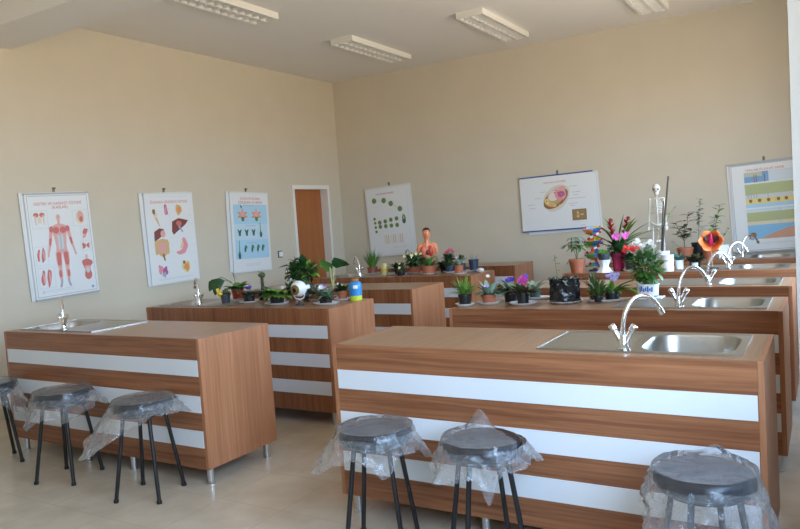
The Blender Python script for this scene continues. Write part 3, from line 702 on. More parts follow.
class Plant:
    def __init__(s, label, x, y, z=.9007, name='potted_plant', cat='potted plant', seed=1):
        s.t = thing(name, label, cat, (x, y, z), 0, 'potted plants on the benches'); s.r = random.Random(seed*77+5)
    def pot(s, r, h, m, **k): s.h = h; s.pr = k.get('rt') or r*1.2; pot_part(s.t, r, h, m, **k); return s
    def part(s, bm, m, name='foliage', label=None, smooth=True):
        for v in bm.verts: v.co.z = max(v.co.z, .004 if 'wrap' not in name and 'collar' not in name else 0)
        o = mesh_obj(name, bm, m, s.t, smooth)
        if label: o['label'] = label
        return s
    def rosette(s, n, L, Wd, e0, e1, m, droop=.7, shape=0, z=0, name='foliage', spread=.25, arc=None):
        bm = BM(); u = s.r.uniform; n = int(n*1.35); L = L*1.15; Wd = Wd*1.1
        for i in range(n):
            a = i*2.39996+u(-.3, .3) if arc is None else u(*arc); e = math.radians(u(e0, e1)); q = s.pr*spread*math.sqrt(u(0, 1))*2
            d = V3((math.cos(a)*math.cos(e), math.sin(a)*math.cos(e), math.sin(e)))
            leaf(bm, (math.cos(a)*q, math.sin(a)*q, s.h*.88+z), d, L*u(.7, 1.1), Wd*u(.8, 1.15), droop*u(.7, 1.3), shape=shape)
        return s.part(bm, m, name)
    def bush(s, c, rx, rz, n, L, Wd, m, ry=None, stems=6, droop=.5, name='foliage', sm=None, inner=.35):
        ry = ry or rx; u = s.r.uniform; bm = BM(); c = V3(c)
        for i in range(n):
            zz = u(-1, 1); a = u(0, 2*PI); q = math.sqrt(1-zz*zz); d = V3((q*math.cos(a), q*math.sin(a), zz)); k = u(inner, 1)**.6
            p = c+V3((d.x*rx, d.y*ry, d.z*rz))*k
            dd = (d+V3((u(-.6, .6), u(-.6, .6), u(-.1, .7)))).normalized()
            leaf(bm, p-dd*L*.5, dd, L*u(.7, 1.2), Wd*u(.7, 1.2), droop, n=4)
        s.part(bm, m, name)
        bm = BM()
        for i in range(stems):
            a = u(0, 2*PI); q = s.pr*.5*u(0, 1); b = V3((q*math.cos(a), q*math.sin(a), s.h*.85))
            e = c+V3((u(-.6, .6)*rx, u(-.6, .6)*ry, u(-.1, .6)*rz)); tube(bm, [b, b.lerp(e, .5)+V3((0, 0, .01)), e], .0028, 6)
        return s.part(bm, sm or M_STEM, 'stems')
    def stem(s, pts, r=.003, m=None, leaves=(), lm=None, name='stem'):
        bm = BM(); tube(bm, pts, r, 7); s.part(bm, m or M_STEM, name)
        if leaves:
            bm = BM()
            for (p, d, L, w, dr, *sd) in leaves: leaf(bm, p, d, L, w, dr, shape=2, n=6, side=sd[0] if sd else None if abs(V3(d).normalized().z) < .9 else V3((.857, .515, 0)))
            s.part(bm, lm or M_G)
        return s
    def flowers(s, pts, r, m, petals=6, nrm=None, cup=.35, jig=.4):
        for p in pts:
            n = V3(nrm) if nrm else V3((.25, -.75, .55)); n = n+V3((s.r.uniform(-jig, jig), s.r.uniform(-jig, jig), s.r.uniform(-jig, jig)))
            mesh_obj('flower', flower_bm(p, n, r*s.r.uniform(.85, 1.15), petals, cup), m, s.t, True)
        return s
    def twig(s, base, tip, n, L, Wd, m, sm=None, r=.0025, droop=.3, start=.25):
        base = V3(base); tip = V3(tip); mid = base.lerp(tip, .5)+V3((s.r.uniform(-.01, .01), s.r.uniform(-.01, .01), 0))
        bm = BM(); tube(bm, [base, mid, tip], [r, r*.8, r*.5], 6); s.part(bm, sm or M_BARK, 'stem'); bm = BM(); u = s.r.uniform
        for i in range(n):
            k = start+(1-start)*i/max(1, n-1); p = base.lerp(mid, k*2) if k < .5 else mid.lerp(tip, k*2-1); a = i*2.4+u(-.4, .4)
            leaf(bm, p, (math.cos(a), math.sin(a), u(-.1, .6)), L*u(.7, 1.2), Wd*u(.8, 1.2), droop, n=4)
        return s.part(bm, m)

# --- left column, bench with the eye model
Plant('small dark pot with yellow pansy flowers, front left of its row', .735, -2.83, seed=1).pot(.034, .088, M_DARKPOT, rt=.044)\
    .rosette(14, .055, .028, 5, 60, M_GO, .8).flowers([W(-.045, -.03, .105), W(-.05, -.02, .075), W(-.03, -.05, .092), W(-.055, -.03, .125)], .023, M_YEL)
saucer(.66, -2.60, .085, 'white saucer under the red pot with the big hanging leaf')
Plant('red pot with a large hanging dark leaf and green heart leaves', .66, -2.60, Z, seed=2).pot(.045, .10, M_REDPOT, rt=.054)\
    .rosette(16, .12, .075, 5, 55, M_G, .9, 2)\
    .stem([(0, 0, .09), W(-.06, 0, .17), W(-.13, -.02, .215), W(-.175, -.02, .20)], .003, M_STEM, [(W(-.16, -.03, .205), W(-.25, -.1, -1), .155, .11, .1), (W(-.20, -.02, .20), W(-.4, -.1, -.9), .12, .08, .1)], M_GD)\
    .stem([(0, 0, .09), W(-.02, 0, .18), W(-.03, 0, .245)], .0025, M_STEM, [(W(-.045, 0, .255), W(.5, 0, -.75), .10, .022, .2)], M_GD)\
    .stem([(0, 0, .09), W(-.045, 0, .15), W(-.09, 0, .175)], .002, M_STEM, [(W(-.08, 0, .17), W(-.6, 0, .25), .06, .03, .4), (W(-.05, 0, .15), W(-.3, -.3, .5), .05, .02, .4)], M_GS)
saucer(.95, -2.77, .088, 'white saucer under the black pot with the purple violet')
Plant('black pot with a purple African violet on a saucer', .955, -2.77, Z, seed=3).pot(.044, .07, M_BLACKPOT, rt=.052)\
    .rosette(20, .085, .05, 5, 45, M_GO, .8, 2).flowers([W(-.005, -.01, .122), W(.012, 0, .128), W(.0, .01, .115)], .022, M_VIO)
p = Plant('tall dry brown succulent stalk standing behind the purple violet', .945, -2.58, seed=4).pot(.04, .08, M_BLACKPOT)
bm = BM(); tube(bm, [(0, 0, .07), (.004, 0, .14), (.0, 0, .20)], [.018, .013, .012], 10); p.part(bm, M_BARK, 'stem'); bm = BM()
for k in range(16):
    a = k*2.4; z = .12+.008*k; leaf(bm, (.008*math.cos(a), .008*math.sin(a), z), (math.cos(a), math.sin(a), .5), .025+.012*(k > 10), .016, -.3)
for k in range(12): a = k*2.4; ball(bm, (.022*math.cos(a), .022*math.sin(a), .21+.002*k), .012, 6)
p.part(bm, M_GO)
saucer(1.36, -2.87, .105, 'white saucer under the wide dark bowl of spreading green leaves')
Plant('wide dark bowl of flat spreading green leaves on a saucer', 1.36, -2.87, Z, seed=5).pot(.05, .075, M_BLACKPOT, rt=.066)\
    .rosette(40, .11, .06, 0, 40, M_GL, .9, 0, .01).rosette(14, .12, .05, 10, 50, M_GD, .8, 0, 0)
Plant('dark pot with one long-stalked leaf, left behind the eye model', 1.33, -2.66, seed=6).pot(.038, .10, M_BROWNPOT)\
    .stem([(0, 0, .09), W(-.005, 0, .2), W(-.015, 0, .285)], .003, M_STEM, [(W(.01, -.01, .30), W(-.9, -.2, .1), .095, .085, .6), (W(.0, 0, .27), W(.5, -.2, -.4), .06, .05, .4)], M_G).rosette(5, .08, .04, 30, 80, M_GD)
p = Plant('large leafy green bush in a dark pot right behind the eye model', 1.44, -2.56, seed=7).pot(.05, .13, M_DARKPOT)
p.bush(W(-.035, 0, .25), .14, .10, 75, .085, .062, M_GD, stems=9).bush(W(.03, .0, .24), .12, .085, 24, .09, .065, M_GL, stems=3)
p.stem([(0, 0, .12), W(-.07, 0, .27), W(-.08, 0, .345)], .003, M_STEM, [(W(-.09, 0, .33), W(-.6, -.2, .4), .07, .05, .6), (W(-.085, 0, .34), W(.5, -.3, .5), .06, .045, .6)], M_GD)
# eye model
t = thing('eye_model', 'white eyeball model with brown iris on a small dark stand', 'anatomical model', (1.625, -2.905, .9005))
bm = BM(); lathe(bm, [(0, 0), (.036, 0), (.036, .008), (.015, .018), (.008, .04), (0, .04)], 20); mesh_obj('base', bm, M_DARKPOT, t, True)
ez = V3((0, 0, .132)); d = V3((.08, -.98, -.08)).normalized(); sd, up = frame_of(d)
bm = BM(); tube(bm, [(0, 0, .035), (0, 0, .05)], .006)
for q in (-1, 1): tube(bm, [V3((0, 0, .048)), V3((0, 0, .055))+sd*q*.04, V3((0, 0, .085))+sd*q*.055], .0045, 8)
mesh_obj('cradle', bm, M_WHITE, t, True)
bm = BM(); ball(bm, ez, .065, 20); mesh_obj('eyeball', bm, M_WHITE, t, True)
def eye_cap(r, a0, a1, m, nm_):
    bm = BM(); n = 24; rows = []
    for j in range(6):
        a = a0+(a1-a0)*j/5
        rows.append([bm.verts.new(ez+d*r*math.cos(a)+(sd*math.cos(2*PI*k/n)+up*math.sin(2*PI*k/n))*r*math.sin(a)) for k in range(n)] if a > 1e-4 else [bm.verts.new(ez+d*r)])
    for p0, p1 in zip(rows, rows[1:]):
        for k in range(n):
            if len(p0) == 1: bm.faces.new((p0[0], p1[k], p1[(k+1) % n]))
            else: bm.faces.new((p0[k], p1[k], p1[(k+1) % n], p0[(k+1) % n]))
    bmesh.ops.recalc_face_normals(bm, faces=bm.faces[:]); mesh_obj(nm_, bm, m, t, True)
eye_cap(.0662, .24, .66, mat('iris_brown', (.20, .13, .035), .3, var=.5, scale=70), 'iris')
eye_cap(.0668, 0, .25, mat('pupil_dark', (.012, .014, .008), .2), 'pupil')
bm = BM(); e0 = ez-d*.058+W(.02, 0, .005); tube(bm, [ez+W(.052, .02, .005), ez+W(.085, .03, .012)], [.02, .017], 12); mesh_obj('optic_nerve', bm, M_WHITE, t, True)
saucer(1.575, -2.63, .07, 'white saucer under the low brown pot behind the eye model')
Plant('low brown pot of grey-green herb right behind the eye model', 1.575, -2.63, Z, seed=8).pot(.052, .055, M_BROWNPOT, rt=.062).rosette(34, .08, .022, 10, 70, M_GO, .7).rosette(14, .08, .03, 10, 60, M_GS, .7)
saucer(1.86, -2.86, .11, 'long white tray under the square black pot at the bench corner', 1., .75, .3)
Plant('square black pot with white and lilac flowers at the bench corner', 1.858, -2.865, Z, seed=9).pot(.034, .06, M_BLACKPOT, sq=True, rt=.038)\
    .rosette(30, .085, .035, 10, 65, M_GS, .8).rosette(16, .08, .03, 10, 60, M_G, .8).flowers([W(-.02, -.01, .135), W(-.045, 0, .125), W(.0, 0, .125), W(-.03, .01, .145)], .021, M_LIL).flowers([W(-.03, -.02, .13)], .022, M_WHITEP)
p = Plant('pot with two big leaves on tall pale stalks, before the door', 1.70, -2.545, seed=10).pot(.042, .09, M_BROWNPOT)
p.stem([(0, 0, .08), W(.005, 0, .18), W(.02, 0, .27)], .006, M_STEMP, [(W(.005, 0, .295), W(.9, -.1, .1), .15, .10, .45, W(-.1, -.5, .85))], M_GD)
p.stem([(0, 0, .08), W(-.01, 0, .18), W(-.015, 0, .28)], .006, M_STEMP, [(W(.0, 0, .255), W(-.65, -.1, .62), .14, .085, .2, W(.55, -.4, .7))], M_G)
p.stem([(0, 0, .08), W(.01, 0, .15), W(.03, 0, .185)], .004, M_STEMP, [(W(.03, 0, .18), W(.8, -.2, .4), .08, .05, .9)], M_GL)
saucer(1.83, -2.60, .075, 'white saucer under the small terracotta pot beside the blue jar')
Plant('small terracotta pot of white-flowered plant left of the blue jar', 1.83, -2.60, Z, seed=11).pot(.036, .075, M_TERRA, rt=.046)\
    .rosette(26, .07, .035, 15, 70, M_GD, .7).flowers([W(-.03, 0, .13), W(.0, -.01, .115)], .014, M_WHITEP)
t = thing('jar', 'blue jar with a yellow-green base and brown lid at the bench end', 'jar', (1.962, -2.595, .9005))
bm = BM(); lathe(bm, [(0, 0), (.048, 0), (.05, .004), (.05, .038), (0, .038)], 28); mesh_obj('base', bm, mat('lime_plastic', (.62, .72, .05), .4), t, True)
bm = BM(); lathe(bm, [(0, .0385), (.051, .0385), (.053, .10), (.051, .135), (.042, .148), (.026, .152), (0, .152)], 28); mesh_obj('body', bm, mat('blue_plastic', (.03, .26, .62), .3), t, True)
bm = BM(); lathe(bm, [(0, .1525), (.028, .1525), (.03, .158), (.03, .172), (.022, .178), (0, .178)], 20); mesh_obj('lid', bm, mat('cork_brown', (.33, .17, .07), .6), t, True)
bm = BM()
for k in range(6):
    a0, a1 = -PI*.42+k*.12, -PI*.42+(k+1)*.12
    vs = [bm.verts.new((.0535*math.cos(a), .0535*math.sin(a), z)) for a, z in ((a0, .098), (a1, .098), (a1, .125), (a0, .125))]; bm.faces.new(vs)
mesh_obj('sticker', bm, M_WHITE, t)
#@@PART3
# --- left column, bench with the terracotta row
saucer(.53, -.16, .105, 'white saucer under the brown pot of tall grass')
Plant('brown pot of tall thin green grass, left end of the far row', .53, -.16, Z, seed=12).pot(.058, .08, M_BROWNPOT, rt=.064)\
    .rosette(70, .19, .010, 55, 88, M_G, .3, 1).rosette(40, .14, .012, 50, 85, M_GL, .4, 1).rosette(14, .24, .007, 65, 88, M_GS, .3, 1)
t = thing('vase', 'cream and yellow ribbed cup beside the pot of tall grass', 'vase', (.84, -.38, .9005))
bm = BM(); lathe(bm, [(0, 0), (.034, 0), (.036, .01), (.035, .05), (.038, .055), (.038, .10), (.035, .105), (.035, .14), (.031, .14), (.03, .02), (0, .02)], 24); mesh_obj('body', bm, mat('cream_ceramic', (.60, .52, .22), .4), t, True)
bm = BM(); lathe(bm, [(.0385, .06), (.0395, .065), (.0395, .085), (.0385, .09)], 24); mesh_obj('band', bm, mat('yellow_glaze', (.65, .50, .06), .4), t, True)
Plant('low dark-leaved plant in a hidden pot between the cup and yellow bush', .93, -.22, seed=13).pot(.04, .05, M_BLACKPOT).rosette(30, .10, .05, 10, 70, M_GD, .6)
Plant('small black pot with two pale yellow blooms beside the yellow bush', 1.085, -.42, seed=14).pot(.042, .05, M_BLACKPOT)\
    .bush((0, 0, .10), .055, .05, 40, .045, .03, M_GD).flowers([W(-.005, -.05, .135), W(-.01, -.055, .09)], .02, M_CREAM)
saucer(1.16, -.22, .098, 'white saucer under the pot of the dark yellow-flowered bush')
Plant('terracotta pot with a dense dark bush of pale yellow flowers', 1.16, -.22, Z, seed=15).pot(.062, .08, M_TERRA, rt=.074)\
    .bush((0, 0, .145), .135, .075, 120, .055, .035, M_GD).bush(W(-.02, 0, .17), .10, .06, 40, .05, .03, M_G, stems=2).flowers([W(-.03, -.09, .21), W(.075, -.06, .215), W(-.115, -.02, .20), W(.02, -.05, .225)], .026, M_CREAM)
saucer(1.425, -.37, .10, 'white saucer under the wide terracotta pot before the torso model')
Plant('wide terracotta pot of sparse grey-green leaves before the torso model', 1.425, -.37, Z, seed=16).pot(.07, .095, M_TERRA, rt=.084)\
    .rosette(14, .12, .03, 20, 75, M_G, .7).stem([(0, 0, .08), W(.05, 0, .17), W(.08, 0, .20), W(.10, 0, .16)], .005, M_STEM, [(W(.02, 0, .12), W(-.2, 0, .8), .10, .03, .4), (W(.05, -.01, .17), W(.6, -.2, .5), .08, .05, 1.2), (W(.03, -.01, .15), W(.3, -.2, .7), .09, .04, .9)], M_GS)
# anatomical torso
t = thing('torso_model', 'orange anatomical torso model with black hair and open chest', 'anatomical model', (1.265, -.085, .9005), .45); t.scale = (.80, .88, 1.)
SK = mat('model_skin', (.88, .30, .14), .45, var=.08, scale=20)
bm = BM(); rings = []
PR = [(0, .098, .07, 0), (.03, .098, .072, 0), (.10, .090, .067, 0), (.18, .100, .072, 0), (.25, .108, .074, 0), (.30, .108, .064, 0), (.325, .095, .05, 0), (.343, .062, .042, -.002), (.352, .042, .038, -.004), (.375, .036, .036, -.006), (.395, .04, .042, -.014), (.41, .046, .052, -.018), (.44, .051, .058, -.018), (.47, .052, .058, -.014), (.495, .044, .05, -.01), (.51, .026, .03, -.008), (.516, .0, .0, -.008)]
lo = None
for z, rx, ry, oy in PR:
    row = [bm.verts.new((rx*math.cos(2*PI*k/24)*(1 if rx else 1), oy+ry*math.sin(2*PI*k/24), z)) for k in range(24)] if rx else [bm.verts.new((0, oy, z))]
    if lo:
        for k in range(24):
            if len(row) == 1: bm.faces.new((lo[k], lo[(k+1) % 24], row[0]))
            else: bm.faces.new((lo[k], lo[(k+1) % 24], row[(k+1) % 24], row[k]))
    else: bm.faces.new(row[::-1])
    lo = row
for q in (-1, 1):
    tube(bm, [(q*.07, 0, .318), (q*.105, 0, .30), (q*.125, .002, .265), (q*.128, .004, .215)], [.036, .042, .036, .03], 14)
    ball(bm, (q*.053, -.01, .45), .014, 8, 1.5, 0, .4)
tube(bm, [(0, -.071, .465), (0, -.088, .445), (0, -.074, .438)], [.007, .012, .008], 8)
mesh_obj('body', bm, SK, t, True)
bm = BM()
for i, z in enumerate((.455, .475, .495, .512, .523)):
    pass
lathe(bm, [(.054, .462), (.057, .48), (.052, .50), (.035, .518), (0, .524)], 20, (0, -.008, 0), 1, 1.12)
for v in list(bm.verts):
    if v.co.y < -.03 and v.co.z < .49: v.co.y = -.03; v.co.z = max(v.co.z, .487)
mesh_obj('hair', bm, mat('model_hair', (.015, .01, .008), .5), t, True)
bm = BM()
for q in (-1, 1): ball(bm, (q*.02, -.069, .462), .0055, 8)
mesh_obj('eyes', bm, M_WHITE, t, True)
bm = BM(); ball(bm, (0, -.076, .42), .012, 8, .35, 0, 1, .5); mesh_obj('mouth', bm, mat('model_lips', (.5, .08, .07), .4), t, True)
RD = mat('model_organ_red', (.60, .07, .04), .35); OR = mat('model_organ_tan', (.75, .33, .13), .4); DKO = mat('model_organ_dark', (.22, .03, .02), .35)
for q in (-1, 1):
    bm = BM(); ball(bm, (q*.05, -.062, .25), .04, 12, 1.6, 0, 1, .55); mesh_obj('lung', bm, RD if q > 0 else mat('model_lung', (.72, .18, .12), .4), t, True)
bm = BM(); ball(bm, (.012, -.085, .235), .026, 10, 1.2, 0, 1, .6); mesh_obj('heart', bm, DKO, t, True)
bm = BM(); ball(bm, (-.03, -.07, .16), .05, 10, .5, 0, 1, .5); mesh_obj('liver', bm, DKO, t, True)
bm = BM()
for k in range(5): tube(bm, [(-.06, -.066, .125-.022*k), (0, -.085, .12-.022*k), (.06, -.066, .125-.022*k)], .011, 8)
mesh_obj('intestine', bm, OR, t, True)
bm = BM(); tube(bm, [(0, -.038, .385), (0, -.046, .35), (0, -.072, .30)], .011, 10); mesh_obj('windpipe', bm, mat('model_windpipe', (.85, .55, .45), .4), t, True)
Plant('dark green low plant behind the torso end of the far pot row', 1.48, -.09, seed=17).pot(.045, .06, M_BLACKPOT).rosette(26, .11, .05, 10, 60, M_GD, .7)
saucer(1.60, -.20, .08, 'white saucer under the tall pink-flowered dark plant')
Plant('navy pot with tall dark leaves and a rose-pink bloom on top', 1.60, -.20, Z, seed=18).pot(.045, .07, M_NAVYPOT)\
    .bush((0, 0, .14), .072, .085, 70, .065, .045, M_GD).flowers([W(-.01, -.01, .235), W(.03, 0, .245), W(.01, 0, .25), W(.045, 0, .225), W(-.03, 0, .22)], .026, M_ROSE, 7)
saucer(1.835, -.44, .09, 'white saucer under the terracotta pot near the bench corner')
Plant('narrow terracotta pot with pale pink flower near the bench corner', 1.835, -.44, Z, seed=19).pot(.042, .095, M_TERRA, rt=.05)\
    .rosette(10, .085, .04, 20, 80, M_GS, .7).rosette(8, .07, .04, 20, 70, M_GD).flowers([W(-.01, 0, .175), W(.05, 0, .125)], .024, mat('petal_blush', (.80, .62, .62), .5))
saucer(1.80, -.125, .105, 'long white saucer under the two slate-blue pots', 1.3, .7, .25)
Plant('slate-blue pot of bushy brownish-green leaves in the far row', 1.72, -.15, Z, seed=20).pot(.047, .09, M_NAVYPOT, rt=.055).bush((0, 0, .14), .065, .045, 60, .05, .03, M_GO)
Plant('slate-blue pot with tiny sprouts, last before the bench end', 1.865, -.12, Z, seed=21).pot(.047, .13, M_NAVYPOT, rt=.055).rosette(8, .08, .008, 55, 88, M_GS, .3, 1)
bm = BM(); ball(bm, (0, 0, .022), .038, 14, .6)
rn = random.Random(3)
for v in bm.verts: v.co += V3((rn.uniform(-1, 1), rn.uniform(-1, 1), rn.uniform(-.4, .6)))*.008
for v in bm.verts: v.co.z = max(v.co.z, 0)
tag(mesh_obj('paper_towel', bm, M_WHITE, None, False, (1.995, -.23, .9005)), 'crumpled white paper towel at the bench end by the slate pots', 'paper towel')

# --- right column, second bench
saucer(3.098, -2.905, .07, 'white saucer under the black pot of bright grass')
Plant('black pot of bright green grass at the left end of its bench', 3.098, -2.905, Z, seed=22).pot(.038, .075, M_BLACKPOT, rt=.045)\
    .rosette(75, .125, .012, 25, 88, M_GL, .8, 1).rosette(24, .10, .012, 20, 80, M_G, 1.0, 1)
saucer(3.235, -2.805, .08, 'white saucer under the round terracotta pot of lilac flowers')
Plant('terracotta pot of lilac and white flowers with drooping grey leaves', 3.235, -2.80, Z, seed=23).pot(.043, .062, M_TERRA, rt=.05)\
    .rosette(26, .10, .03, 15, 75, M_GS, .9).flowers([W(-.02, -.02, .115), W(.0, -.02, .112), W(.03, -.02, .118), W(-.035, -.01, .11)], .02, M_LIL).flowers([W(.0, 0, .185), W(.03, -.02, .12)], .02, M_WHITEP)
Plant('black pot with single violet bloom and long silvery leaves', 3.345, -2.66, seed=24).pot(.046, .08, M_BLACKPOT)\
    .rosette(22, .12, .03, 10, 60, M_GS, .9).rosette(14, .11, .04, 5, 50, M_GD, .9).flowers([W(-.01, -.01, .155), W(.012, 0, .152), W(-.025, 0, .146)], .021, M_VIO)
saucer(3.50, -2.83, .098, 'white saucer under the black pot of magenta flowers')
Plant('black pot with a magenta and violet flower over reddish leaves', 3.495, -2.825, Z, seed=25).pot(.037, .072, M_BLACKPOT, rt=.042)\
    .rosette(30, .075, .03, 5, 75, M_GR, .6).rosette(18, .11, .035, 5, 50, M_GO, .7).flowers([W(-.015, -.01, .155), W(.0, -.01, .17), W(.02, -.01, .158), W(.005, 0, .145)], .025, M_MAG, 7).flowers([W(.03, 0, .185), W(.02, .01, .18)], .02, M_VIO)
Plant('small dark teal pot with one pale leaf right behind the magenta flowers', 3.47, -2.53, Z, seed=26).pot(.036, .065, mat('teal_pot', (.015, .05, .05), .5)).rosette(9, .10, .035, 20, 60, M_GS, .8)
saucer(3.52, -2.535, .10, 'white oval tray left of the big black bag-wrapped pot', 1.35, .55, .1)
saucer(3.757, -2.735, .118, 'white saucer under the big black bag-wrapped pot')
p = Plant('big pot wrapped in a shiny black bag with thin sprouts', 3.757, -2.735, Z, seed=27)
bm = BM(); rn = random.Random(8); n, m_ = 40, 18; rows = []
for j in range(m_+1):
    q = j/m_; row = []
    for k in range(n):
        a = 2*PI*k/n; r = .098-.004*q+.004*math.sin(a*9+q*7)+.0035*math.sin(a*15-q*13)+rn.uniform(-1, 1)*.0028+.008*max(0, q-.88)*8*math.sin(a*7)**2
        row.append(bm.verts.new((r*math.cos(a), r*math.sin(a), q*.162+(.006*math.sin(a*8) if j == m_ else 0))))
    rows.append(row)
for a, b in zip(rows, rows[1:]):
    for k in range(n): bm.faces.new((a[k], a[(k+1) % n], b[(k+1) % n], b[k]))
bm.faces.new(rows[0][::-1]); cen = [bm.verts.new((.088*math.cos(2*PI*k/n), .088*math.sin(2*PI*k/n), .15)) for k in range(n)]
for k in range(n): bm.faces.new((rows[-1][k], rows[-1][(k+1) % n], cen[(k+1) % n], cen[k]))
p.part(bm, mat('black_bag', (.012, .013, .016), .22), 'wrapped_pot'); p.h = .17; p.pr = .08
bm = BM(); lathe(bm, [(.0885, .149), (.04, .155), (0, .156)], n); p.part(bm, M_SOIL, 'soil')
p.rosette(10, .06, .03, 0, 30, M_GS, .5, 0, -.0, 'foliage', .5).twig(W(-.04, 0, .15), W(-.055, 0, .31), 7, .035, .022, M_GO, M_STEM, start=.4).rosette(4, .05, .02, -10, 20, M_GR, .5, arc=(2.2, 3.6), spread=.55)
saucer(4.0, -2.66, .12, 'long white tray under the aloe, fern and lilac pots', 1.1, .62, .25)
Plant('dark brown pot of upright spiky leaves left on the long white tray', 3.925, -2.62, Z, seed=28).pot(.032, .07, M_BROWNPOT).rosette(16, .12, .022, 40, 85, M_GO, .4, 1)
Plant('little dark pot with a bright fern at the front of the tray', 3.975, -2.715, Z, seed=29).pot(.028, .045, M_BLACKPOT).rosette(26, .09, .02, 15, 80, M_G, .8).rosette(14, .10, .018, 30, 85, M_GO, .6)
Plant('black pot of lilac flowers with long arching yellow-green leaves', 4.035, -2.60, Z, seed=30).pot(.042, .062, M_BLACKPOT, rt=.048)\
    .rosette(16, .10, .03, 10, 60, M_GL, .8).rosette(9, .17, .025, 10, 45, M_GL, .9, arc=(-.5, .8)).flowers([W(-.03, -.01, .155), W(.0, -.01, .14), W(.02, -.01, .16), W(.0, 0, .175), W(.035, 0, .145), W(-.015, -.02, .16), W(.015, -.02, .135), W(.04, -.01, .165)], .017, M_LIL)
bm = bbox(-.085, .085, -.062, .062, 0, .011, .004)
for v in bm.verts: v.co.x *= 1+.9*(v.co.z > .006)*.14; v.co.y *= 1+.9*(v.co.z > .006)*.14
tag(mesh_obj('saucer', bm, M_WHITE, None, False, (4.255, -2.555, .9055)), 'white square dish under the blue and white flowerpot', 'saucer', 'white plant saucers')
p = Plant('white pot with blue print and a bushy white-flowered chrysanthemum', 4.255, -2.555, .9175, seed=31).pot(.064, .088, M_WHITE, rt=.07, rim=.01)
BL = mat('blue_print', (.05, .14, .50), .35)
bm = BM(); u = random.Random(4)
def band(bm, a0, a1, z0, z1, r0=.064, h=.088, rt=.07):
    n = max(2, int((a1-a0)/.1)); rr = lambda z: r0+(rt*.985-r0)*z/(h-.01)+.0012
    prev = None
    for i in range(n+1):
        a = a0+(a1-a0)*i/n; c_ = [bm.verts.new((rr(z)*math.cos(a), rr(z)*math.sin(a), z)) for z in (z0, z1)]
        if prev: bm.faces.new((prev[0], c_[0], c_[1], prev[1]))
        prev = c_
band(bm, -2.3, -1.0, .004, .016); band(bm, -.8, .1, .004, .012)
for k in range(7): a = -2.2+.19*k; band(bm, a, a+.15, .038+.006*(k % 2), .062+.007*((k+1) % 3))
p.part(bm, BL, 'printed_pattern')
p.bush((0, 0, .20), .11, .12, 210, .06, .032, M_G).bush((0, 0, .27), .10, .07, 80, .045, .022, M_GS, stems=3)
p.flowers([W(.105*math.cos(k*2.4)*(.35+.09*k % .65), .08*math.sin(k*2.4), .355-.0015*k+.012*math.sin(k*1.7)) for k in range(13)], .022, M_WHITEP, 9, (.2, -.5, .8))

# --- right column, bench with the models
p = Plant('terracotta pot with a drooping umbrella plant, left of the DNA model', 3.175, -.55, seed=32).pot(.058, .135, M_TERRA, rt=.078, rim=.022)
for k, (a, b, c) in enumerate(((0, 0, .34), (-.10, 0, .27), (.07, 0, .26), (-.03, -.05, .24), (.02, .05, .30))):
    tip = W(a*.6, b, c); bm = BM(); tube(bm, [(0, 0, .115), W(a*.2, b*.3, .2), tip], .0035, 6); p.part(bm, M_STEM, 'stem'); bm = BM()
    for i in range(8): ang = i*PI/4+k; leaf(bm, tip, (math.cos(ang), math.sin(ang), .25), .115, .034, 1.5)
    p.part(bm, (M_GS, M_GO, M_G, M_GO, M_GS)[k])
p.twig(W(-.05, 0, .11), W(-.11, -.02, .09), 4, .05, .03, M_GS, M_STEM)
# DNA
t = thing('dna_model', 'twisted DNA ladder model with red-white strands and coloured rungs', 'science model', (3.29, -.36, .9005))
bm = BM(); lathe(bm, [(0, 0), (.06, 0), (.06, .012), (.02, .02), (.012, .03), (0, .03)], 24); mesh_obj('base', bm, mat('dark_blue_plastic', (.02, .03, .13), .35), t, True)
bm = BM(); tube(bm, [(0, 0, .03), (0, 0, .43)], .005, 8); mesh_obj('rod', bm, M_WHITE, t, True)
RW = [mat('model_red', (.72, .03, .04), .3), M_WHITE]
R_ = .082; N_ = 56; hz = lambda i: .05+.38*i/N_; hp = lambda i, o: (R_*math.cos(i/N_*3.1*PI+o+.55), R_*math.sin(i/N_*3.1*PI+o+.55), hz(i))
for o in (0, PI):
    bm = BM()
    for i in range(N_+1): ball(bm, hp(i, o), .0125, 6, mi=(i//2) % 2)
    mesh_obj('strand', bm, RW, t, True)
CS = [mat('rung_blue', (.03, .16, .60), .3), mat('rung_yellow', (.85, .60, .03), .3), mat('rung_green', (.10, .50, .12), .3), mat('rung_orange', (.80, .22, .03), .3), mat('rung_sky', (.15, .45, .75), .3)]
for q, i in enumerate(range(1, N_, 2)):
    a, b = V3(hp(i, 0)), V3(hp(i, PI)); m0 = (a+b)/2
    bm = BM(); tube(bm, [a.lerp(m0, .15), m0], .0112, 8, mi=0); tube(bm, [m0, b.lerp(m0, .15)], .0112, 8, mi=1)
    mesh_obj('rung', bm, [CS[(q//3) % 5], CS[(q//3+2) % 5]], t, True)
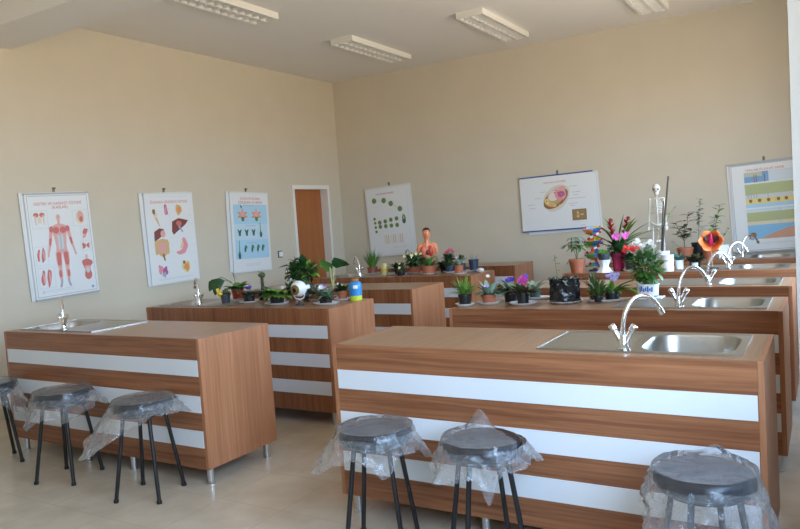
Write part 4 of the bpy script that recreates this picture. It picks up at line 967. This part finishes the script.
# wrapped pots
p = Plant('dark pot in a flaring white paper collar right of the DNA model', 3.43, -.53, seed=33)
bm = BM(); n = 32; rows = []
for r, z in ((.078, 0), (.062, .02), (.042, .05), (.040, .06), (.05, .09), (.062, .12)):
    rows.append([bm.verts.new((r*(1+.06*math.sin(7*2*PI*k/n))*math.cos(2*PI*k/n), r*(1+.06*math.sin(7*2*PI*k/n))*math.sin(2*PI*k/n), z)) for k in range(n)])
for a, b in zip(rows, rows[1:]):
    for k in range(n): bm.faces.new((a[k], a[(k+1) % n], b[(k+1) % n], b[k]))
p.part(bm, M_WHITE, 'paper_collar'); p.h = .175; p.pr = .055
pot_part(p.t, .034, .13, M_DARKPOT, rt=.058, z0=.05); p.rosette(10, .07, .035, 30, 80, M_GL, .6)
p = Plant('red bromeliad and pink orchid arrangement in red foil wrapping', 3.535, -.40, seed=34)
bm = BM(); rows = []; n = 36
for r, z in ((.048, 0), (.052, .06), (.058, .12), (.068, .16), (.075, .175)):
    rows.append([bm.verts.new((r*(1+.07*math.sin(11*2*PI*k/n+z*9))*math.cos(2*PI*k/n), r*(1+.07*math.sin(11*2*PI*k/n+z*9))*math.sin(2*PI*k/n), z)) for k in range(n)])
for a, b in zip(rows, rows[1:]):
    for k in range(n): bm.faces.new((a[k], a[(k+1) % n], b[(k+1) % n], b[k]))
bm.faces.new(rows[0][::-1]); p.part(bm, mat('red_foil', (.42, .03, .09), .25, .3), 'foil_wrap'); p.h = .17; p.pr = .06
bm = BM(); lathe(bm, [(.058, .155), (0, .16)], 20); p.part(bm, M_SOIL, 'soil')
p.bush((0, 0, .22), .115, .085, 90, .08, .04, M_GD)
bm = BM()
for (a, b, e, L) in ((-.9, 0, .9, .34), (-.6, -.2, 1.2, .30), (.15, 0, 1, .34), (.45, .1, 1, .36), (.7, -.1, .9, .40), (.95, 0, .75, .46), (1, .2, .55, .42), (.8, .3, .75, .36), (-.2, .2, 1, .33), (-1, .2, .55, .42), (.3, -.2, 1, .33), (.6, .2, 1.1, .36)):
    leaf(bm, (0, 0, .20), W(a, b, e), L*1.05, .055, .75, shape=0, n=7)
p.part(bm, M_G)
for a, tp in ((-.075, .475), (.095, .485)):
    tip = W(a, -.02, tp); b0_ = W(a*.35, 0, .2); bm = BM()
    tube(bm, [b0_, b0_.lerp(tip, .6)+V3((0, 0, .01)), tip], .006, 8)
    for i in range(20):
        k = .5+.5*i/19; pp = b0_.lerp(tip, k); ang = i*2.4; leaf(bm, pp, (math.cos(ang), math.sin(ang), .9), .065, .028, .5)
    p.part(bm, M_BRACT, 'flower_spike')
p.flowers([W(-.06, -.10, .335), W(-.03, -.10, .345), W(.025, -.1, .34), W(.055, -.1, .35), W(.04, -.11, .325), W(-.045, -.11, .32)], .03, mat('petal_orchid', (.80, .16, .55), .5), 5, cup=.15)
saucer(3.66, -.47, .072, 'white saucer under the black pot of red flowers')
Plant('black pot of bright red flowers beside the red foil arrangement', 3.66, -.47, Z, seed=35).pot(.042, .085, M_BLACKPOT, rt=.05)\
    .bush((0, 0, .125), .06, .045, 70, .05, .035, M_GD).flowers([W(-.06+.022*k, -.02-.012*(k % 3), .185+.018*((k*3) % 4)/2) for k in range(7)]+[W(-.03, .02, .22), W(.03, .01, .215), W(0, -.02, .205)], .026, M_RED, 6)
# tall cylinders
p = Plant('tall plain white cylinder pot with a short leafy stub', 4.01, -.55, seed=36, name='flowerpot', cat='flowerpot').pot(.055, .15, M_WHITE, rt=.057, rim=.006)
p = Plant('white rounded cup holding a tall bare stick with few leaves', 3.925, -.30, seed=37).pot(.045, .17, M_WHITE, rt=.062, rim=.03)
bm = BM(); tube(bm, [W(-.005, 0, .15), W(.03, 0, .45), W(.085, 0, .87)], [.011, .010, .008], 8); p.part(bm, M_BARK, 'stick')
bm = BM(); tube(bm, [W(-.01, 0, .15), W(.01, .01, .4), W(.03, 0, .64)], .006, 8); p.part(bm, M_BARK, 'stick')
p.twig(W(.02, 0, .4), W(.12, 0, .56), 4, .06, .025, M_GL, M_STEM, start=.5).twig(W(0, 0, .3), W(-.08, 0, .42), 3, .05, .02, M_GS, M_STEM, start=.6)
# skeleton model
t = thing('skeleton_model', 'small white human skeleton model standing on the bench', 'anatomical model', (3.865, -.165, .9005), .15)
BN = mat('model_bone', (.66, .64, .58), .5)
bm = BM(); lathe(bm, [(0, 0), (.075, 0), (.075, .012), (.02, .018), (0, .018)], 24); mesh_obj('base', bm, M_WHITE, t, True)
bm = BM(); tube(bm, [(0, .03, .015), (0, .03, .60)], .004, 8); mesh_obj('stand_rod', bm, M_STEEL, t, True)
bm = BM(); ball(bm, (0, .0, .765), .042, 14, 1.1, 0, .9, 1.1); tube(bm, [(0, -.018, .735), (0, -.022, .705)], [.026, .018], 10)
mesh_obj('skull', bm, BN, t, True)
bm = BM()
for q in (-1, 1): ball(bm, (q*.016, -.040, .758), .010, 8, 1, 0, 1, .5)
ball(bm, (0, -.044, .738), .006, 6)
mesh_obj('eye_sockets', bm, mat('bone_shadow', (.09, .07, .05), .8), t, True)
bm = BM()
for k in range(20): ball(bm, (0, .015+.012*math.sin(k*.35), .43+.0145*k), .009, 6, .75)
mesh_obj('spine', bm, BN, t, True)
bm = BM()
for k in range(9):
    z = .535+.0155*k; rx = .052-.0006*(k-3)**2*1.3-.004*max(0, k-6)
    tube(bm, [(rx*math.cos(a), .0+.045*math.sin(a), z-.012*math.sin(a+PI)*.7) for a in [PI/2+.25+i*(2*PI-.5)/16*1 for i in range(17)]], .0032, 6)
tube(bm, [(0, -.047, .535), (0, -.046, .66)], .006, 6); tube(bm, [(-.062, 0, .672), (0, -.03, .668), (.062, 0, .672)], .0045, 6)
mesh_obj('rib_cage', bm, BN, t, True)
bm = BM(); tube(bm, [(.055*math.cos(a), .03*math.sin(a)+.005, .425+.012*math.cos(2*a)) for a in [i*2*PI/16 for i in range(17)]], .010, 8); ball(bm, (0, .02, .42), .02, 8)
mesh_obj('pelvis', bm, BN, t, True)
for q in (-1, 1):
    bm = BM(); tube(bm, [(q*.064, 0, .668), (q*.072, .005, .53)], [.008, .007], 8); tube(bm, [(q*.070, .004, .53), (q*.076, -.01, .405)], .0045, 6); tube(bm, [(q*.076, .004, .53), (q*.083, -.005, .405)], .004, 6)
    for f in range(5): tube(bm, [(q*(.074+.003*f), -.01, .40), (q*(.072+.005*f), -.018, .355+.006*abs(f-2))], .0028, 6)
    ball(bm, (q*.064, 0, .665), .012, 8); ball(bm, (q*.072, .004, .53), .010, 8); mesh_obj('arm', bm, BN, t, True)
    bm = BM(); tube(bm, [(q*.045, 0, .415), (q*.05, -.005, .225)], [.009, .009], 8); ball(bm, (q*.05, -.006, .22), .013, 8); tube(bm, [(q*.05, -.004, .22), (q*.05, .005, .04)], [.008, .006], 8); tube(bm, [(q*.056, 0, .215), (q*.057, .008, .045)], .004, 6)
    tube(bm, [(q*.05, .012, .032), (q*.055, -.04, .024)], [.012, .010], 8); mesh_obj('leg', bm, BN, t, True)
# small pots left of the tap
zs = .9055
Plant('tiny white and blue cup of teal leaves beside the white cylinder pot', 4.10, -.47, .9085, seed=38).pot(.032, .085, M_WHITE, rt=.04).rosette(16, .085, .02, 30, 80, mat('leaf_teal', (.06, .22, .18), .5), .5)
p = Plant('small black pot with a white label and reddish creeping leaves', 4.23, -.45, zs, seed=39).pot(.045, .085, M_BLACKPOT, rt=.05)
bm = BM(); band(bm, -2.0, -.9, .03, .062, .046, .085, .052); p.part(bm, M_WHITE, 'white_label')
p.rosette(30, .08, .04, 5, 50, M_GR, .6).rosette(26, .09, .035, 5, 60, M_GO, .7)
# flower model
t = thing('flower_model', 'orange cut-open flower model with magenta centre on a thin rod', 'science model', (4.375, -.47, zs))
bm = BM(); lathe(bm, [(0, 0), (.055, 0), (.055, .01), (.01, .016), (0, .016)], 20); mesh_obj('base', bm, M_DARKPOT, t, True)
bm = BM(); tube(bm, [(0, 0, .015), (0, 0, .205)], .0045, 8); mesh_obj('rod', bm, mat('brass_rod', (.55, .42, .25), .4, .3), t, True)
OP = mat('model_orange', (.85, .24, .07), .4, var=.12, scale=30); fcx = V3((0, 0, .238)); fn = V3((.1, -.97, .2)).normalized(); s_, u_ = frame_of(fn)
for k in range(6):
    a = PI/2+2*PI*k/6+.52; rad = s_*math.cos(a)+u_*math.sin(a)*.85; bm = BM()
    leaf(bm, fcx-fn*.045+rad*.02, rad+fn*.35, .086, .105, 0, side=rad.cross(fn), n=7, fold=.12)
    for v in bm.verts:
        dd = (v.co-fcx); q = (dd-fn*dd.dot(fn)).length; v.co += fn*(1.3*q*q/.1)
    o = mesh_obj('petal', bm, OP, t, True); sm_ = o.modifiers.new('thick', 'SOLIDIFY'); sm_.thickness = .006
bm = BM(); ball(bm, fcx-fn*.03, .042, 12); mesh_obj('flower_cup', bm, OP, t, True)
for q in (-1, 1):
    bm = BM(); tube(bm, [fcx+fn*.01+s_*q*.02, fcx+fn*.045+s_*q*.05+u_*.03, fcx+fn*.05+s_*q*.06+u_*.05], [.012, .016, .010], 10); mesh_obj('stamen', bm, mat('model_plum', (.035, .02, .045), .4), t, True)
bm = BM(); tube(bm, [fcx+fn*.0-u_*.02, fcx+fn*.03+u_*.005, fcx+fn*.05+u_*.05, fcx+fn*.05+u_*.075], [.02, .019, .012, .015], 12); mesh_obj('pistil', bm, mat('model_magenta', (.55, .02, .14), .35), t, True)
bm = BM(); leaf(bm, fcx+u_*.075, u_+fn*.1, .05, .04, 0, side=s_); mesh_obj('sepal', bm, M_G, t, True)

# --- right column, furthest bench
p = Plant('terracotta pot of a dark rose-like shrub, second row of the right end', 3.955, .74, seed=40).pot(.06, .13, M_TERRA, rt=.08, rim=.025)
p.twig((0, 0, .11), W(.005, 0, .36), 12, .075, .05, M_GD, start=.45, r=.005).twig(W(0, 0, .22), W(-.10, -.02, .40), 9, .085, .055, M_GD, start=.3, r=.003).twig(W(0, 0, .25), W(.05, 0, .50), 6, .10, .05, M_GR, start=.6, r=.003).twig(W(0, 0, .2), W(-.08, 0, .28), 6, .07, .05, M_GO, start=.4).twig(W(0, 0, .2), W(.07, 0, .31), 8, .075, .05, M_GO, start=.3).twig(W(-.03, 0, .12), W(-.15, 0, .20), 4, .05, .03, M_GS, M_STEM)
p = Plant('black pot of a thin tall climbing stem behind the rose shrub', 4.06, .94, seed=41).pot(.06, .17, M_BLACKPOT, rt=.072)
p.twig((0, 0, .14), W(.04, 0, .64), 18, .055, .035, M_GS, M_STEM, start=.4).twig(W(.01, 0, .25), W(.06, 0, .34), 6, .06, .03, M_GL, M_STEM).twig(W(.02, 0, .35), W(.02, .02, .5), 9, .06, .03, M_GD, M_STEM)
p = Plant('terracotta pot with tall yellow-green shoots behind the flower model', 4.20, .72, .9058, seed=42).pot(.055, .095, M_TERRA, rt=.068, rim=.02)
p.twig((0, 0, .085), W(.13, 0, .56), 22, .08, .04, M_GL, M_STEM, start=.35).twig((0, 0, .085), W(.07, 0, .44), 14, .06, .035, M_GO, M_STEM, start=.4).twig(W(.05, 0, .1), W(.21, 0, .30), 8, .06, .025, M_GO, M_STEM, start=.4).rosette(14, .06, .03, 10, 60, M_GO)
t = thing('box', 'small white open box near the last tap, by the layered ground chart', 'box', (4.33, .80, .9055), .3)
bm = BM(); w_, d_, h_ = .06, .05, .105
box(bm, -w_, w_, -d_, d_, 0, .004); box(bm, -w_, w_, -d_, -d_+.004, .004, h_); box(bm, -w_, w_, d_-.004, d_, .004, h_); box(bm, -w_, -w_+.004, -d_+.004, d_-.004, .004, h_); box(bm, w_-.004, w_, -d_+.004, d_-.004, .004, h_)
mesh_obj('body', bm, M_WHITE, t)
bm = BM(); box(bm, -w_, w_, d_+.0005, d_+.003, h_-.003, h_+.03); mesh_obj('flap', bm, M_WHITE, t)

# ------------------------------------------------------------------ light, sky, camera
w = bpy.data.worlds.new('World'); S.world = w; w.use_nodes = True
nt = w.node_tree; bg = nt.nodes['Background']
N = nt.nodes; L = nt.links
tc = N.new('ShaderNodeTexCoord'); sp = N.new('ShaderNodeSeparateXYZ'); mr = N.new('ShaderNodeMapRange'); cr = N.new('ShaderNodeValToRGB')
mr.inputs[1].default_value = -1; mr.inputs[2].default_value = 1
L.new(tc.outputs['Generated'], sp.inputs[0]); L.new(sp.outputs['Z'], mr.inputs[0]); L.new(mr.outputs[0], cr.inputs['Fac'])
e = cr.color_ramp.elements; e[0].position = .47; e[0].color = (.62, .53, .42, 1); e[1].position = .51; e[1].color = (.57, .77, 1.0, 1)
q = e.new(1.0); q.color = (.38, .62, 1.0, 1)
L.new(cr.outputs['Color'], bg.inputs['Color']); bg.inputs['Strength'].default_value = 17.0
cd = bpy.data.cameras.new('Camera'); co = bpy.data.objects.new('Camera', cd); COL.objects.link(co); S.camera = co
yaw, pitch, roll = .5456, -.0611, -.0672
fw = V3((-math.sin(yaw)*math.cos(pitch), math.cos(yaw)*math.cos(pitch), math.sin(pitch)))
rt = V3((math.cos(yaw), math.sin(yaw), 0)); up = rt.cross(fw)
r2 = rt*math.cos(roll)+up*math.sin(roll); u2 = up*math.cos(roll)-rt*math.sin(roll)
co.matrix_world = Matrix(((r2.x, u2.x, -fw.x, 5.2741), (r2.y, u2.y, -fw.y, -7.3265), (r2.z, u2.z, -fw.z, 1.5191), (0, 0, 0, 1)))
cd.sensor_width = 36; cd.sensor_fit = 'HORIZONTAL'; cd.lens = 708.87*36/800; cd.clip_start = .05
S.view_settings.view_transform = 'Standard'; S.view_settings.look = 'None'; S.view_settings.gamma = 1; S.view_settings.use_curve_mapping = False
S.view_settings.exposure = 0.17
try:
    S.cycles.use_denoising = True; S.cycles.max_bounces = 10; S.cycles.diffuse_bounces = 6; S.cycles.transparent_max_bounces = 12
    S.cycles.sample_clamp_indirect = 6
except Exception: pass
